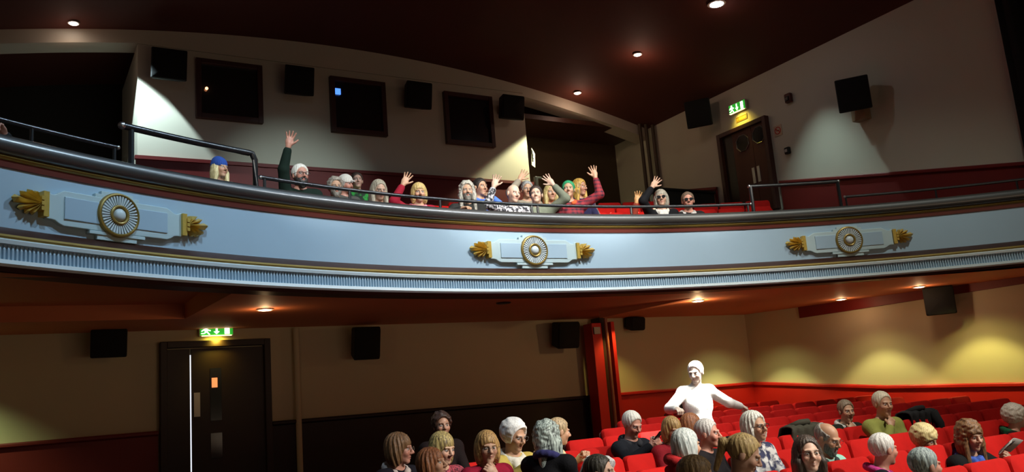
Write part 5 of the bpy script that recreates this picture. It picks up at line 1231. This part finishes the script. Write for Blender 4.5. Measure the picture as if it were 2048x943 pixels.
t = thing('mobile_phone', 'small dark phone in the clasped hands of the white-haired man', 'phone', (p[0], p[1] - 0.03, p[2] + 0.05), rot=(0.8, 0, 0.3)); MB().rbox((0, 0, 0), (0.07, 0.009, 0.14), 0.01).build('phone_body', M_RAIL, t, smooth=True); MB().box((0, 0.006, 0), (0.06, 0.002, 0.12)).build('screen', M_GLASSD, t)


def coat(px, row, w, drop, m, label, name='coat', dz=0.0, seed=1):
    """a coat thrown over a seat back: one sheet folded over the top edge"""
    y = ROWS[row] + 0.38; z = fz(y) + 1.045 + dz; x = float(atY(px, 860, y)[0])
    t = thing(name, label, 'coat', (x, y, z)); n, m_ = 24, 30; P = []; F = []
    for i in range(n + 1):
        u = i / n - 0.5
        for j in range(m_ + 1):
            v = j / m_; edge = 0.04 * math.sin(u * 9 + seed) + 0.02 * math.sin(u * 23)
            fl = 0.014 * math.sin(u * 26 + v * 3 + seed) + 0.008 * math.sin(u * 61 + seed)
            if v < 0.4: q = (0.4 - v) / 0.4; yy = -0.095 - 0.02 * q + fl - 0.12 * q * 0; zz = -(drop + edge) * q
            elif v < 0.6: a = (v - 0.4) / 0.2 * math.pi; yy = -0.095 * math.cos(a); zz = 0.035 * math.sin(a)
            else: q = (v - 0.6) / 0.4; yy = 0.095 + 0.10 * q + fl; zz = -(drop * 1.3 + edge) * q
            P.append((u * w * (1 + 0.12 * math.sin(v * 5 + seed)), yy + zz * 0.19 * (-1 if False else -1), zz + 0.008 * math.sin(u * 30)))
    for i in range(n):
        for j in range(m_): a = i * (m_ + 1) + j; F.append((a, a + m_ + 1, a + m_ + 2, a + 1))
    o = MB().add(P, F).build('coat_body', m, t, smooth=2); sm_ = o.modifiers.new('thick', 'SOLIDIFY'); sm_.thickness = 0.014
    MB().tube([(-0.16, 0.03, 0.02), (-0.05, -0.05, 0.055), (0.06, -0.05, 0.055), (0.16, 0.03, 0.02)], [0.02, 0.032, 0.032, 0.02], 10).build('coat_collar', m, t, smooth=2)
    MB().tube([(w * 0.36, -0.09, 0.0), (w * 0.44, -0.13, -0.14), (w * 0.40, -0.15, -0.32)], [0.055, 0.05, 0.04], 10).build('coat_sleeve', m, t, smooth=2)
    return t
coat(1602, 3, 0.50, 0.36, mat('dark_olive_coat', (0.035, 0.032, 0.018), 0.85, scale=12, bump=0.3), 'dark olive coat draped over a seat behind the bald man', seed=2)
coat(1838, 3, 0.50, 0.38, mat('black_coat_fabric', (0.006, 0.006, 0.007), 0.9), 'black coat draped over a seat behind the short blonde hair', seed=4)
q = L6[0]
t = thing('striped_cloth', 'black and white striped cloth on the seat right of the black coat', 'cloth', (q[0] + 0.40, q[1] - 0.02, q[2] - 0.28), rot=(0.5, 0.1, 0.3))
MB().rbox((0, 0, 0), (0.30, 0.10, 0.20), 0.04, pillow=0.02).build('folded_cloth', stripe_mat('black_white_stripes', (0.75, 0.75, 0.75), (0.02, 0.02, 0.02), 60, 0, 0), t, smooth=True)
t = thing('purple_cloth', 'small purple cloth under the striped cloth', 'cloth', (q[0] + 0.34, q[1] - 0.14, q[2] - 0.36), rot=(0.6, 0.2, 0.2))
MB().rbox((0, 0, 0), (0.16, 0.06, 0.14), 0.03, pillow=0.02).build('folded_cloth', mat('purple_fabric', (0.22, 0.05, 0.5), 0.8), t, smooth=True)
q = atY(1385, 800, 7.3)
q = atY(1368, 812, 7.75)
t = thing('shoulder_bag', 'dark brown bag beside the brightly lit standing person', 'bag', (float(q[0]), 7.75, float(q[2])), 0.2)
MB().rbox((0, 0, 0), (0.30, 0.14, 0.26), 0.06, pillow=0.02).build('bag_body', mat('dark_brown_leather', (0.009, 0.004, 0.003), 0.5, scale=20, bump=0.2), t, smooth=True)
MB().tube([(-0.11, 0, 0.12), (-0.06, 0, 0.17), (0.06, 0, 0.17), (0.11, 0, 0.12)], 0.011, 8).build('bag_strap', MATS['dark_brown_leather'], t, smooth=2)
